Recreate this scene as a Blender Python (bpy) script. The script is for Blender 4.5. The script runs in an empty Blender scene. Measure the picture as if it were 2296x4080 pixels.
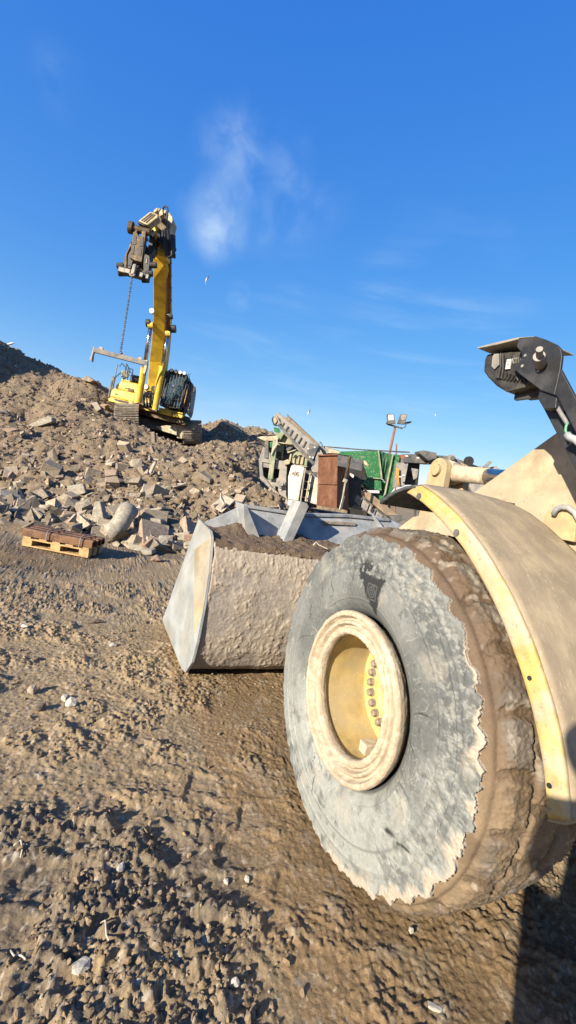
import bpy, math, random
import numpy as np
from mathutils import Vector, Matrix, Euler

# ------------------------------------------------------------------ camera, light
W0, H0 = 2296.0, 4080.0
CAM = np.array([-1.197, -1.606, 1.599])
YAW, PITCH, ROLL, F = math.radians(-24.408), math.radians(-3.438), math.radians(10.714), 1795.0
_cy, _sy, _cp, _sp = math.cos(YAW), math.sin(YAW), math.cos(PITCH), math.sin(PITCH)
FW = np.array([-_sy*_cp, _cy*_cp, _sp]); RT = np.array([_cy, _sy, 0.0]); UP = np.cross(RT, FW)
_c, _s = math.cos(ROLL), math.sin(ROLL)
RX, UX = _c*RT + _s*UP, -_s*RT + _c*UP
FH = np.array([FW[0], FW[1], 0.0]); FH /= np.linalg.norm(FH)      # horizontal forward
RH = np.array([FH[1], -FH[0], 0.0])
ZZ = np.array([0, 0, 1.0])

sc = bpy.context.scene
col = sc.collection
cd = bpy.data.cameras.new("camera")
cd.sensor_fit = 'VERTICAL'; cd.sensor_height = 24.0; cd.sensor_width = 24.0
cd.lens = F/H0*24.0
cd.clip_start = 0.05; cd.clip_end = 3000
cam = bpy.data.objects.new("camera", cd); col.objects.link(cam)
cam.matrix_world = Matrix(((RX[0], UX[0], -FW[0], CAM[0]), (RX[1], UX[1], -FW[1], CAM[1]),
                           (RX[2], UX[2], -FW[2], CAM[2]), (0, 0, 0, 1)))
sc.camera = cam

SUN_AZ, SUN_EL = math.radians(65.5+180), math.radians(21.5)
w = bpy.data.worlds.new("World"); sc.world = w; w.use_nodes = True
wn, wl = w.node_tree.nodes, w.node_tree.links
bg = wn['Background']; bg.inputs[1].default_value = 0.050
sky = wn.new('ShaderNodeTexSky'); sky.sky_type = 'NISHITA'; sky.sun_disc = False
sky.sun_elevation = SUN_EL; sky.sun_rotation = SUN_AZ
sky.air_density = 1.0; sky.dust_density = 0.35; sky.ozone_density = 3.0
hsv = wn.new('ShaderNodeHueSaturation'); hsv.inputs['Saturation'].default_value = 1.22; hsv.inputs['Value'].default_value = 1.3
wl.new(sky.outputs[0], hsv.inputs['Color'])
tc = wn.new('ShaderNodeTexCoord')
def cloud(prev, d, r, amount, scale, stretch=(1, 1, 1), seed=0.0, thr=(.42, .8)):
    n = np.array(d, float); n /= np.linalg.norm(n)
    dot = wn.new('ShaderNodeVectorMath'); dot.operation = 'DISTANCE'; dot.inputs[1].default_value = n
    sc_ = wn.new('ShaderNodeVectorMath'); sc_.operation = 'MULTIPLY'
    # wobble the direction a little so the cloud has an uneven outline
    nz0 = wn.new('ShaderNodeTexNoise'); nz0.inputs['Scale'].default_value = 7; nz0.inputs['Detail'].default_value = 3
    wl.new(tc.outputs['Generated'], nz0.inputs['Vector'])
    sub = wn.new('ShaderNodeVectorMath'); sub.operation = 'MULTIPLY_ADD'
    sub.inputs[1].default_value = (r*.9,)*3
    wl.new(nz0.outputs['Color'], sub.inputs[0]); wl.new(tc.outputs['Generated'], sub.inputs[2])
    off = wn.new('ShaderNodeVectorMath'); off.operation = 'SUBTRACT'; off.inputs[1].default_value = (r*.45,)*3
    wl.new(sub.outputs[0], off.inputs[0]); wl.new(off.outputs[0], dot.inputs[0])
    mr = wn.new('ShaderNodeMapRange'); mr.interpolation_type = 'SMOOTHSTEP'
    mr.inputs['From Min'].default_value = 0; mr.inputs['From Max'].default_value = r
    mr.inputs['To Min'].default_value = 1; mr.inputs['To Max'].default_value = 0
    wl.new(dot.outputs['Value'], mr.inputs['Value'])
    mp = wn.new('ShaderNodeMapping'); mp.inputs['Scale'].default_value = stretch; mp.inputs['Location'].default_value = (seed, seed*2, 0)
    wl.new(tc.outputs['Generated'], mp.inputs['Vector'])
    nz = wn.new('ShaderNodeTexNoise'); nz.inputs['Scale'].default_value = scale; nz.inputs['Detail'].default_value = 8
    nz.inputs['Roughness'].default_value = .55; nz.inputs['Distortion'].default_value = .35
    wl.new(mp.outputs[0], nz.inputs['Vector'])
    m2 = wn.new('ShaderNodeMapRange'); m2.interpolation_type = 'SMOOTHSTEP'
    m2.inputs['From Min'].default_value = thr[0]; m2.inputs['From Max'].default_value = thr[1]; m2.inputs['To Max'].default_value = amount
    wl.new(nz.outputs['Fac'], m2.inputs['Value'])
    mu = wn.new('ShaderNodeMath'); mu.operation = 'MULTIPLY'
    wl.new(mr.outputs[0], mu.inputs[0]); wl.new(m2.outputs[0], mu.inputs[1])
    mx = wn.new('ShaderNodeMix'); mx.data_type = 'RGBA'
    wl.new(mu.outputs[0], mx.inputs['Factor']); wl.new(prev, mx.inputs['A'])
    mx.inputs['B'].default_value = (6.0, 7.5, 8.9, 1)
    return mx.outputs['Result']
def RD(x, y): return RX*(x-W0/2)/F - UX*(y-H0/2)/F + FW
# deepen the blue of the upper sky channel by channel (k*(x/h)^g)
sep = wn.new('ShaderNodeSeparateColor'); cmb = wn.new('ShaderNodeCombineColor'); wl.new(hsv.outputs[0], sep.inputs[0])
for ch, (k_, h_, g_) in enumerate(((2.5, 2.4, 1.0), (5.1, 5.0, .72), (8.2, 7.8, .30))):
    dv = wn.new('ShaderNodeMath'); dv.operation = 'DIVIDE'; dv.inputs[1].default_value = h_; wl.new(sep.outputs[ch], dv.inputs[0])
    pw = wn.new('ShaderNodeMath'); pw.operation = 'POWER'; pw.inputs[1].default_value = g_; wl.new(dv.outputs[0], pw.inputs[0])
    ml = wn.new('ShaderNodeMath'); ml.operation = 'MULTIPLY'; ml.inputs[1].default_value = k_; wl.new(pw.outputs[0], ml.inputs[0])
    wl.new(ml.outputs[0], cmb.inputs[ch])
c_ = cmb.outputs[0]
c_ = cloud(c_, RD(855, 880), .080, .90, 9, seed=3.1, thr=(.20, .70))
c_ = cloud(c_, RD(930, 640), .10, .30, 15, seed=12.7, thr=(.34, .72))
c_ = cloud(c_, RD(1120, 760), .14, .22, 11, seed=5.2, thr=(.36, .75))
c_ = cloud(c_, RD(960, 1180), .04, .35, 12, seed=2.2, thr=(.35, .7))
c_ = cloud(c_, RD(220, 320), .06, .12, 9, seed=8.2, thr=(.4, .75))
c_ = cloud(c_, RD(1700, 1600), .40, .22, 3, stretch=(1, 1, 9), seed=4.4, thr=(.45, .75))
c_ = cloud(c_, RD(1050, 1530), .28, .18, 4, stretch=(1, 1, 6), seed=6.4, thr=(.45, .75))
wl.new(c_, bg.inputs[0])

sd = bpy.data.lights.new("sun", 'SUN'); sd.energy = 5.0; sd.angle = math.radians(0.53); sd.color = (1.0, .90, .74)
so = bpy.data.objects.new("sun", sd); col.objects.link(so)
SV = Vector((math.sin(SUN_AZ)*math.cos(SUN_EL), math.cos(SUN_AZ)*math.cos(SUN_EL), math.sin(SUN_EL)))
so.rotation_euler = (-SV).to_track_quat('-Z', 'Y').to_euler(); so.location = (-6, -4, 9)
sc.view_settings.view_transform = 'Standard'; sc.view_settings.look = 'None'
sc.view_settings.exposure = 1.27; sc.view_settings.gamma = 1.0

# ------------------------------------------------------------------ helpers
def P(x, y, D): return CAM + RD(x, y)*D
def AX(x, y, X):
    d = RD(x, y); return CAM + d*((X-CAM[0])/d[0])
def AYp(x, y, Y):
    d = RD(x, y); return CAM + d*((Y-CAM[1])/d[1])
def G(x, y, z=0.0):
    d = RD(x, y); return CAM + d*((z-CAM[2])/d[2])
def fr(ox, oy, s):
    return lambda x, y: (ox+x*s, oy+y*s)
zA = fr(300, 780, .41379); zB = fr(400, 780, .24828); zC = fr(400, 1380, .31724)
zD = fr(980, 1600, .4414); zE = fr(1480, 1600, .5628); zF = fr(1850, 1300, .3106)
zJ = fr(0, 1950, .3448)

def hash3(ix, iy, iz, seed):
    n = ix*np.uint32(374761393) + iy*np.uint32(668265263) + iz*np.uint32(2147483647) + np.uint32((seed*1274126177) & 0xffffffff)
    n = (n ^ (n >> np.uint32(13)))*np.uint32(1274126177)
    n = (n ^ (n >> np.uint32(15)))*np.uint32(2246822519)
    return ((n ^ (n >> np.uint32(16))) >> np.uint32(8)).astype(np.float32)*np.float32(1/16777215.0)
def vnoise(x, y, z, seed=0):
    x, y, z = (np.asarray(q, np.float64) for q in (x, y, z)); flat = z.ndim == 0
    fl = [np.floor(q) for q in (x, y, z)]
    ii = [q.astype(np.int64).astype(np.uint32) for q in fl]
    ff = [(q-f_).astype(np.float32) for q, f_ in zip((x, y, z), fl)]
    ff = [f_*f_*(3-2*f_) for f_ in ff]
    one = np.uint32(1); L = []
    for c in ((0, 1) if not flat or ff[2] > 0 else (0,)):
        h = [[hash3(ii[0]+(one if a else np.uint32(0)), ii[1]+(one if b else np.uint32(0)), ii[2]+(one if c else np.uint32(0)), seed) for b in (0, 1)] for a in (0, 1)]
        p_ = h[0][0]+(h[0][1]-h[0][0])*ff[1]; q_ = h[1][0]+(h[1][1]-h[1][0])*ff[1]
        L.append(p_+(q_-p_)*ff[0])
    return L[0] if len(L) == 1 else L[0]+(L[1]-L[0])*ff[2]
def fbm(x, y, z, oct=4, seed=0, gain=.5):
    r = 0; a = 1; t = 0
    for o in range(oct):
        r = r + a*vnoise(np.asarray(x)*2**o, np.asarray(y)*2**o, np.asarray(z)*2**o, seed+o*17); t += a; a *= gain
    return r/t
def worley(x, y, seed=0):
    """crumb relief: each cell holds one rounded lump of random size; returns height 0..1 and a random id 0..1"""
    ix, iy = np.floor(x), np.floor(y); best = np.zeros(x.shape, np.float32); idn = np.zeros(x.shape, np.float32)
    for a in (-1, 0, 1):
        for b in (-1, 0, 1):
            cx = (ix+a).astype(np.int64).astype(np.uint32); cy = (iy+b).astype(np.int64).astype(np.uint32); z_ = np.uint32(7)
            r1 = hash3(cx, cy, z_, seed); r2 = hash3(cx, cy, z_, seed+1); r3 = hash3(cx, cy, z_, seed+2)
            dx = x-(ix+a+r1); dy = y-(iy+b+r2); rad = .25+.6*r3
            an = r1*6.28; u = dx*np.cos(an)+dy*np.sin(an); v = -dx*np.sin(an)+dy*np.cos(an)
            h = np.clip(1-np.sqrt(u*u+(v*1.4)**2)/rad, 0, 1); h = np.minimum(h*2.2, 1)*rad
            m = h > best; best = np.where(m, h, best); idn = np.where(m, r2, idn)
    return best, idn
def sstep(x, a, b):
    t = np.clip((x-a)/(b-a), 0, 1); return t*t*(3-2*t)

# ------------------------------------------------------------------ materials
KA = .62   # all paints and soils were first chosen a little too light
def mat(name, base, dirt=None, rough=.8, metal=0.0, scale=6, amount=.5, bump=.3, bscale=40, speck=None, rnd=0.0,
        streak=None, bdist=.01, thr=.5, soft=.12, grad=None, spec=.4, spat=None):
    """procedural paint / soil: base colour, patches of dirt, fine speckle, bump."""
    m = bpy.data.materials.new(name); m.use_nodes = True
    n, l = m.node_tree.nodes, m.node_tree.links
    b = n['Principled BSDF']; b.inputs['Roughness'].default_value = rough; b.inputs['Metallic'].default_value = metal
    b.inputs['Specular IOR Level'].default_value = spec
    t = n.new('ShaderNodeTexCoord'); vec = t.outputs['Object']
    if streak:
        mp = n.new('ShaderNodeMapping'); mp.inputs['Scale'].default_value = streak; l.new(vec, mp.inputs['Vector']); svec = mp.outputs[0]
    else: svec = vec
    def noise(s, v=None, det=6, ro=.6):
        x = n.new('ShaderNodeTexNoise'); x.inputs['Scale'].default_value = s; x.inputs['Detail'].default_value = det
        x.inputs['Roughness'].default_value = ro; l.new(v or vec, x.inputs['Vector']); return x.outputs['Fac']
    def mix(f, a, c, clamp=True):
        x = n.new('ShaderNodeMix'); x.data_type = 'RGBA'
        if isinstance(f, float): x.inputs['Factor'].default_value = f
        else: l.new(f, x.inputs['Factor'])
        for s, v in (('A', a), ('B', c)):
            if isinstance(v, tuple): x.inputs[s].default_value = (*v, 1) if len(v) == 3 else v
            else: l.new(v, x.inputs[s])
        return x.outputs['Result']
    def rng(v, a, c, to=1.0):
        x = n.new('ShaderNodeMapRange'); x.interpolation_type = 'SMOOTHSTEP'
        x.inputs['From Min'].default_value = a; x.inputs['From Max'].default_value = c; x.inputs['To Max'].default_value = to
        l.new(v, x.inputs['Value']); return x.outputs[0]
    c = tuple(base)
    base, dirt = tuple(v*KA for v in base), (tuple(v*KA for v in dirt) if dirt else None)
    speck = (tuple(v*KA for v in speck[0]), speck[1]) if speck else None; spat = (tuple(v*KA for v in spat[0]), spat[1]) if spat else None
    c = tuple(base)
    lo = tuple(v*.72 for v in base); hi = tuple(min(1, v*1.22) for v in base)
    c = mix(rng(noise(scale*2.3), .3, .7), lo, hi)
    if dirt:
        c = mix(rng(noise(scale, svec), thr-soft, thr+soft, amount), c, tuple(dirt))
    if speck:
        c = mix(rng(noise(speck[1], svec, det=2), .62, .7, .8), c, tuple(speck[0]))
    if spat:
        vo = n.new('ShaderNodeTexVoronoi'); vo.inputs['Scale'].default_value = spat[1]; l.new(vec, vo.inputs['Vector'])
        c = mix(rng(vo.outputs['Distance'], .35, .1, .9), c, tuple(spat[0]))
    if rnd:
        g = n.new('ShaderNodeNewGeometry'); oi = n.new('ShaderNodeObjectInfo')
        ad = n.new('ShaderNodeMath'); ad.operation = 'ADD'; l.new(g.outputs['Random Per Island'], ad.inputs[0]); l.new(oi.outputs['Random'], ad.inputs[1])
        fr_ = n.new('ShaderNodeMath'); fr_.operation = 'FRACT'; l.new(ad.outputs[0], fr_.inputs[0])
        rp = n.new('ShaderNodeValToRGB'); e = rp.color_ramp.elements
        e[0].color = (.38, .34, .30, 1); e[1].color = (1.5, 1.5, 1.48, 1)
        for pos, cc in ((.35, (.8, .76, .7, 1)), (.6, (1.05, 1, .95, 1)), (.72, (1.15, .85, .68, 1)), (.8, (1.2, 1.15, 1.05, 1))):
            q = rp.color_ramp.elements.new(pos); q.color = cc
        l.new(fr_.outputs[0], rp.inputs[0])
        x = n.new('ShaderNodeMix'); x.data_type = 'RGBA'; x.blend_type = 'MULTIPLY'; x.inputs['Factor'].default_value = rnd
        l.new(c, x.inputs['A']); l.new(rp.outputs[0], x.inputs['B']); c = x.outputs['Result']
    l.new(c, b.inputs['Base Color'])
    if bump:
        bp = n.new('ShaderNodeBump'); bp.inputs['Strength'].default_value = bump; bp.inputs['Distance'].default_value = bdist
        l.new(noise(bscale, det=7, ro=.7), bp.inputs['Height']); l.new(bp.outputs[0], b.inputs['Normal'])
    return m
M = {}
M['yellow'] = mat('yellow_paint', (.84, .56, .06), (.50, .36, .16), .45, scale=2.5, amount=.55, bump=.05, thr=.6)
M['yellow_d'] = mat('weathered_boom_paint', (1.0, .64, .05), (.78, .50, .09), .5, scale=1.2, amount=.4, bump=.05, thr=.55)
M['cream'] = mat('dusty_cream_steel', (.62, .54, .36), (.33, .25, .15), .7, scale=5, amount=.7, bump=.15)
M['track'] = mat('worn_track_steel', (.50, .44, .36), (.26, .20, .14), .8, .0, scale=7, amount=.8, bump=.3, bdist=.02)
M['dark'] = mat('greasy_dark_steel', (.030, .028, .027), (.13, .09, .05), .55, .2, scale=5, amount=.6, bump=.2, thr=.62)
M['rustbrown'] = mat('brown_greasy_steel', (.085, .055, .03), (.30, .20, .06), .6, .2, scale=6, amount=.8, bump=.25, thr=.57)
M['black'] = mat('black_rubber', (.02, .02, .022), (.07, .065, .06), .6, scale=9, amount=.3, bump=.2)
M['rail'] = mat('dark_blue_rail', (.04, .07, .10), None, .5, bump=0)
M['glass'] = mat('dark_cab_glass', (.03, .07, .09), None, .15, bump=0, spec=.8)
M['chrome'] = mat('chrome_rod', (.75, .76, .78), None, .12, 1.0, bump=0)
M['lamp'] = mat('pale_lamp_lens', (.85, .83, .72), None, .25, bump=0)
M['greysteel'] = mat('dusty_grey_steel', (.26, .26, .255), (.48, .41, .32), .65, .1, scale=5, amount=.7, bump=.12, speck=((.42, .3, .2), 60))
M['darkgrey'] = mat('dark_grey_steel', (.09, .095, .10), (.28, .25, .2), .6, .1, scale=5, amount=.6, bump=.12)
M['white'] = mat('stained_white_panel', (.78, .74, .63), (.48, .34, .2), .6, scale=6, amount=.8, bump=.05, thr=.62, streak=(1, 1, .25))
M['green'] = mat('green_painted_hopper', (.02, .165, .05), (.28, .34, .2), .6, scale=4, amount=.6, bump=.08, thr=.64, soft=.06, spat=((.30, .36, .22), 20), streak=(1, 1, 2))
M['palegreen'] = mat('dusty_pale_green_steel', (.24, .32, .18), (.46, .42, .3), .7, scale=6, amount=.8, bump=.1)
M['tarp'] = mat('green_tarpaulin', (.03, .13, .05), (.1, .2, .1), .8, scale=6, amount=.6, bump=.4, bscale=12, bdist=.03)
M['rustbox'] = mat('rusty_brown_steel', (.20, .078, .035), (.36, .20, .12), .75, scale=5, amount=.6, bump=.15, thr=.6, streak=(2, 2, .6))
M['belt'] = mat('worn_tan_belt', (.36, .26, .17), (.2, .15, .1), .8, scale=6, amount=.7, bump=.2)
M['redbrown'] = mat('red_oxide_pole', (.32, .12, .08), None, .7, bump=0)
M['wood'] = mat('new_pine_wood', (.66, .44, .20), (.42, .25, .1), .8, scale=9, amount=.6, bump=.2, streak=(1, 8, 8))
M['rustpipe'] = mat('rusted_brown_steel_bar', (.12, .055, .028), (.24, .12, .05), .5, .3, scale=7, amount=.8, bump=.2)
M['concrete'] = mat('broken_concrete', (.44, .39, .31), (.25, .19, .13), .95, scale=9, amount=.6, bump=.5, bscale=60, rnd=.85)
M['concrete1'] = mat('pale_concrete', (.46, .42, .34), (.30, .24, .17), .95, scale=9, amount=.6, bump=.5, bscale=60)
M['stone'] = mat('loose_stone', (.36, .30, .23), (.22, .17, .12), .95, scale=20, amount=.5, bump=.5, bscale=80, rnd=.8)
M['palestone'] = mat('white_chalky_stone', (.66, .61, .52), (.4, .33, .24), .95, scale=16, amount=.5, bump=.5, bscale=80)
M['clod'] = mat('dry_mud_clod', (.36, .27, .17), (.17, .115, .07), 1.0, scale=20, amount=.5, bump=.6, bscale=90, rnd=.35)
M['heap'] = mat('rubble_soil', (.25, .18, .11), (.36, .28, .19), 1.0, scale=5, amount=.6, bump=1.0, bscale=22, bdist=.05, speck=((.48, .43, .36), 30))
M['heapclod'] = mat('brown_heap_clod', (.25, .18, .115), (.33, .26, .18), 1.0, scale=7, amount=.6, bump=.8, bscale=40, bdist=.02, rnd=.4)
M['fender'] = mat('dust_coated_tan_fender', (.43, .345, .215), (.34, .265, .18), .75, scale=4, amount=.7, bump=.12, bscale=90, streak=(5, 1.1, 1.1), speck=((.60, .52, .38), 42))
M['fenderedge'] = mat('worn_yellow_fender_lip', (.66, .45, .12), (.56, .48, .35), .7, scale=5, amount=.9, bump=.25, bscale=70, thr=.50, speck=((.36, .3, .2), 55))
M['arm'] = mat('dust_coated_tan_arm', (.52, .42, .27), (.50, .41, .29), .8, scale=3, amount=.7, bump=.25, bscale=120, speck=((.38, .28, .17), 42), bdist=.004)
M['clevis'] = mat('tan_dust_clevis', (.58, .43, .21), (.45, .35, .23), .75, scale=7, amount=.7, bump=.2, bscale=80)
M['rim'] = mat('mud_caked_cream_rim', (.66, .55, .40), (.50, .39, .27), .95, scale=12, amount=.8, bump=.9, bscale=60, bdist=.006)
M['hub'] = mat('dusty_yellow_hub', (.62, .45, .17), (.52, .43, .26), .5, scale=4, amount=.7, bump=.05, bscale=80, speck=((.68, .58, .38), 90))
M['hubplate'] = mat('bright_yellow_hub_plate', (.72, .50, .16), (.62, .50, .27), .6, scale=20, amount=.9, bump=.3, bscale=120)
M['bolt'] = mat('dusty_steel_bolt', (.42, .35, .26), (.25, .2, .15), .7, .2, scale=60, amount=.7, bump=.3, bscale=200)
M['sideplate'] = mat('worn_bucket_steel', (.39, .42, .425), (.42, .34, .22), .5, .0, scale=1.3, amount=.65, bump=.12, bscale=60, thr=.56, soft=.10, spec=.5, streak=(1, 1, .5), speck=((.3, .27, .22), 50))
M['platetan'] = mat('mud_stained_bucket_steel', (.44, .36, .24), (.40, .42, .41), .6, .0, scale=2.0, amount=.8, bump=.2, bscale=50, thr=.55, speck=((.3, .24, .16), 40))
M['spill'] = mat('blue_grey_bucket_steel', (.36, .38, .39), (.50, .45, .38), .65, .0, scale=4, amount=.7, bump=.2, bscale=60, speck=((.52, .48, .42), 40), thr=.56)
M['bmud'] = mat('dried_pale_mud', (.49, .41, .32), (.40, .33, .25), 1.0, scale=5, amount=.7, bump=1.0, bscale=45, bdist=.012)
M['tanmud'] = mat('tan_mud_smear', (.50, .38, .24), (.4, .3, .2), 1.0, scale=8, amount=.5, bump=.4, bscale=60)
M['soil'] = mat('brown_loose_soil', (.20, .14, .09), (.14, .095, .06), 1.0, scale=9, amount=.6, bump=1.0, bscale=50, bdist=.015)
M['bracket'] = mat('black_coated_steel', (.028, .028, .03), (.13, .125, .12), .5, .1, scale=9, amount=.45, bump=.3, bscale=90, bdist=.004, thr=.58)
M['fins'] = mat('black_cast_alloy', (.035, .033, .032), (.13, .12, .1), .55, .2, scale=12, amount=.6, bump=.3, bscale=60)
M['sticker'] = mat('white_paper_sticker', (.75, .75, .72), None, .6, bump=0)
M['ink'] = mat('dark_print', (.03, .03, .03), None, .7, bump=0)
M['brownink'] = mat('brown_stencil_paint', (.16, .08, .04), None, .7, bump=0)
M['blue'] = mat('blue_sticker', (.03, .07, .55), None, .5, bump=0)
M['orange'] = mat('orange_grab_rail', (.75, .33, .05), None, .5, bump=0)
M['greenwire'] = mat('green_wire', (.15, .4, .24), None, .5, bump=0)
M['strap'] = mat('pale_webbing_strap', (.52, .5, .38), (.3, .28, .2), .9, scale=14, amount=.7, bump=.2)
M['leaf'] = mat('green_leaf_emblem', (.10, .30, .08), None, .6, bump=0)
M['root'] = mat('bleached_root', (.68, .62, .50), (.4, .33, .24), .9, scale=30, amount=.5, bump=.3)
M['gull'] = mat('white_grey_feathers', (.75, .75, .74), (.4, .42, .45), .8, scale=8, amount=.8, bump=0)
M['gulldark'] = mat('dark_feathers', (.08, .08, .09), None, .8, bump=0)
M['cloth'] = mat('dark_work_jacket', (.03, .035, .05), None, .9, bump=.2)
M['trouser'] = mat('dark_work_trousers', (.035, .035, .035), None, .9, bump=.2)
M['skin'] = mat('skin', (.55, .34, .25), None, .6, bump=0)
M['hair'] = mat('brown_hair', (.06, .035, .02), None, .8, bump=.3)

def vcol_mat(name, rough=.85, bump=.6, bscale=60, bdist=.006, spec=.3, fine=.25, rattr=False):
    """material whose surface colour (mud / bare rubber / wet patches) is a mesh attribute"""
    m = bpy.data.materials.new(name); m.use_nodes = True
    n, l = m.node_tree.nodes, m.node_tree.links; b = n['Principled BSDF']
    b.inputs['Roughness'].default_value = rough; b.inputs['Specular IOR Level'].default_value = spec
    a = n.new('ShaderNodeAttribute'); a.attribute_name = 'Col'
    t = n.new('ShaderNodeTexCoord')
    nz = n.new('ShaderNodeTexNoise'); nz.inputs['Scale'].default_value = bscale; nz.inputs['Detail'].default_value = 8; nz.inputs['Roughness'].default_value = .7
    l.new(t.outputs['Object'], nz.inputs['Vector'])
    mr = n.new('ShaderNodeMapRange'); mr.inputs['From Min'].default_value = .3; mr.inputs['From Max'].default_value = .7
    mr.inputs['To Min'].default_value = KA*(1-fine); mr.inputs['To Max'].default_value = KA*(1+fine); l.new(nz.outputs['Fac'], mr.inputs['Value'])
    mu = n.new('ShaderNodeVectorMath'); mu.operation = 'MULTIPLY'; l.new(a.outputs['Color'], mu.inputs[0]); l.new(mr.outputs[0], mu.inputs[1])
    l.new(mu.outputs[0], b.inputs['Base Color'])
    if rattr: l.new(a.outputs['Alpha'], b.inputs['Roughness'])
    bp = n.new('ShaderNodeBump'); bp.inputs['Strength'].default_value = bump; bp.inputs['Distance'].default_value = bdist
    l.new(nz.outputs['Fac'], bp.inputs['Height']); l.new(bp.outputs[0], b.inputs['Normal'])
    return m
M['ground'] = vcol_mat('churned_mud', 1.0, .8, 90, .008, .06, .32, True)
M['tyre'] = vcol_mat('dusty_tyre_rubber', .75, .35, 90, .004, .35, .18)

# ------------------------------------------------------------------ mesh building
class MB:
    def __init__(s): s.v = []; s.f = []; s.n = 0
    def add(s, vs, fs):
        s.v.append(np.asarray(vs, float).reshape(-1, 3)); s.f += [tuple(i+s.n for i in f) for f in fs]; s.n += len(s.v[-1]); return s
    def prism(s, pts, vec):
        pts = np.asarray(pts, float); k = len(pts); vec = np.asarray(vec, float)
        # orient so that the first cap faces away from vec
        nrm = np.zeros(3)
        for i in range(k): nrm += np.cross(pts[i], pts[(i+1) % k])
        if np.dot(nrm, vec) > 0: pts = pts[::-1]
        return s.add(np.vstack([pts, pts+vec]), [tuple(range(k)), tuple(range(2*k-1, k-1, -1))] + [(i, k+i, k+(i+1) % k, (i+1) % k) for i in range(k)])
    def box(s, c, sz, ax=None):
        ax = np.eye(3) if ax is None else np.asarray(ax, float)
        c = np.asarray(c, float); h = np.asarray(sz, float)/2
        p = [c + ax.T @ (h*np.array(q)) for q in [(-1,-1,-1),(1,-1,-1),(1,1,-1),(-1,1,-1),(-1,-1,1),(1,-1,1),(1,1,1),(-1,1,1)]]
        return s.add(p, [(0,3,2,1),(4,5,6,7),(0,1,5,4),(1,2,6,5),(2,3,7,6),(3,0,4,7)])
    def bar(s, a, b, wd, ht, up=ZZ):
        a, b = np.asarray(a, float), np.asarray(b, float); d = b-a; L = np.linalg.norm(d); d = d/L
        sd_ = np.cross(d, up)
        if np.linalg.norm(sd_) < 1e-6: sd_ = np.cross(d, (1, 0, 0))
        sd_ /= np.linalg.norm(sd_); u = np.cross(sd_, d)
        return s.box((a+b)/2, (L, wd, ht), np.array([d, sd_, u]))
    def tube(s, path, r, n=8, cap=True):
        path = [np.asarray(q, float) for q in path]; k = len(path)
        rr = r if hasattr(r, '__len__') else [r]*k
        vs = []; prev = None
        for i in range(k):
            d = path[min(i+1, k-1)]-path[max(i-1, 0)]; d = d/(np.linalg.norm(d)+1e-12)
            if prev is None:
                a = np.cross(d, ZZ)
                if np.linalg.norm(a) < .1: a = np.cross(d, (1, 0, 0))
            else: a = prev - d*np.dot(prev, d)
            a = a/np.linalg.norm(a); prev = a; b = np.cross(d, a)
            for j in range(n):
                t = 2*math.pi*j/n; vs.append(path[i]+rr[i]*(a*math.cos(t)+b*math.sin(t)))
        fs = [(i*n+j, i*n+(j+1) % n, (i+1)*n+(j+1) % n, (i+1)*n+j) for i in range(k-1) for j in range(n)]
        if cap: fs += [tuple(range(n-1, -1, -1)), tuple(range((k-1)*n, k*n))]
        return s.add(vs, fs)
    def cyl(s, a, b, r, n=20): return s.tube([a, b], r, n)
    def lathe(s, prof, c, axis='x', n=64, close=False):
        """prof: (offset along axis, radius)"""
        vs = []; k = len(prof)
        for i in range(n):
            t = 2*math.pi*i/n
            for (x, r) in prof: vs.append((c[0]+x, c[1]+r*math.cos(t), c[2]+r*math.sin(t)))
        fs = [(i*k+j, i*k+j+1, ((i+1) % n)*k+j+1, ((i+1) % n)*k+j) for i in range(n) for j in range(k-1)]
        if close: fs += [(i*k+k-1, i*k, ((i+1) % n)*k, ((i+1) % n)*k+k-1) for i in range(n)]
        return s.add(vs, fs)
    def build(s, name, m, parent=None, bevel=0, smooth=False, origin=None, mods=None):
        v = np.vstack(s.v)
        if parent is not None: o0 = np.array(parent.get('_w', (0, 0, 0)), float)
        elif origin is not None: o0 = np.asarray(origin, float)
        else:
            o0 = (v.min(0)+v.max(0))/2; o0[2] = v[:, 2].min()
        me = bpy.data.meshes.new(name); me.from_pydata((v-o0).tolist(), [], s.f); me.update()
        if smooth:
            for p_ in me.polygons: p_.use_smooth = True
        me.materials.append(m)
        o = bpy.data.objects.new(name, me); col.objects.link(o)
        if parent is not None: o.parent = parent
        else: o.location = o0
        o['_w'] = [float(q) for q in o0]
        if bevel:
            b = o.modifiers.new('bevel', 'BEVEL'); b.width = bevel; b.segments = 2; b.limit_method = 'ANGLE'; b.angle_limit = .6
        return o
def tag(o, label=None, cat=None, group=None, kind=None):
    for k_, v_ in (('label', label), ('category', cat), ('group', group), ('kind', kind)):
        if v_: o[k_] = v_
    return o
def empty(name, loc, label, cat, group=None):
    o = bpy.data.objects.new(name, None); o.location = loc; o['_w'] = [float(q) for q in loc]; col.objects.link(o)
    o.empty_display_size = .2
    return tag(o, label, cat, group)
def slab(name, px, D, th, m, parent=None, conv=None, bevel=.01, direction=None):
    """an outline given in picture coordinates put at its own distance D, with a real thickness th"""
    Ds = D if hasattr(D, '__len__') else [D]*len(px)
    pts = [P(*(conv(*q) if conv else q), d) for q, d in zip(px, Ds)]
    mb = MB(); mb.prism(pts, (FH if direction is None else np.asarray(direction))*th)
    return mb.build(name, m, parent, bevel)
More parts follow.
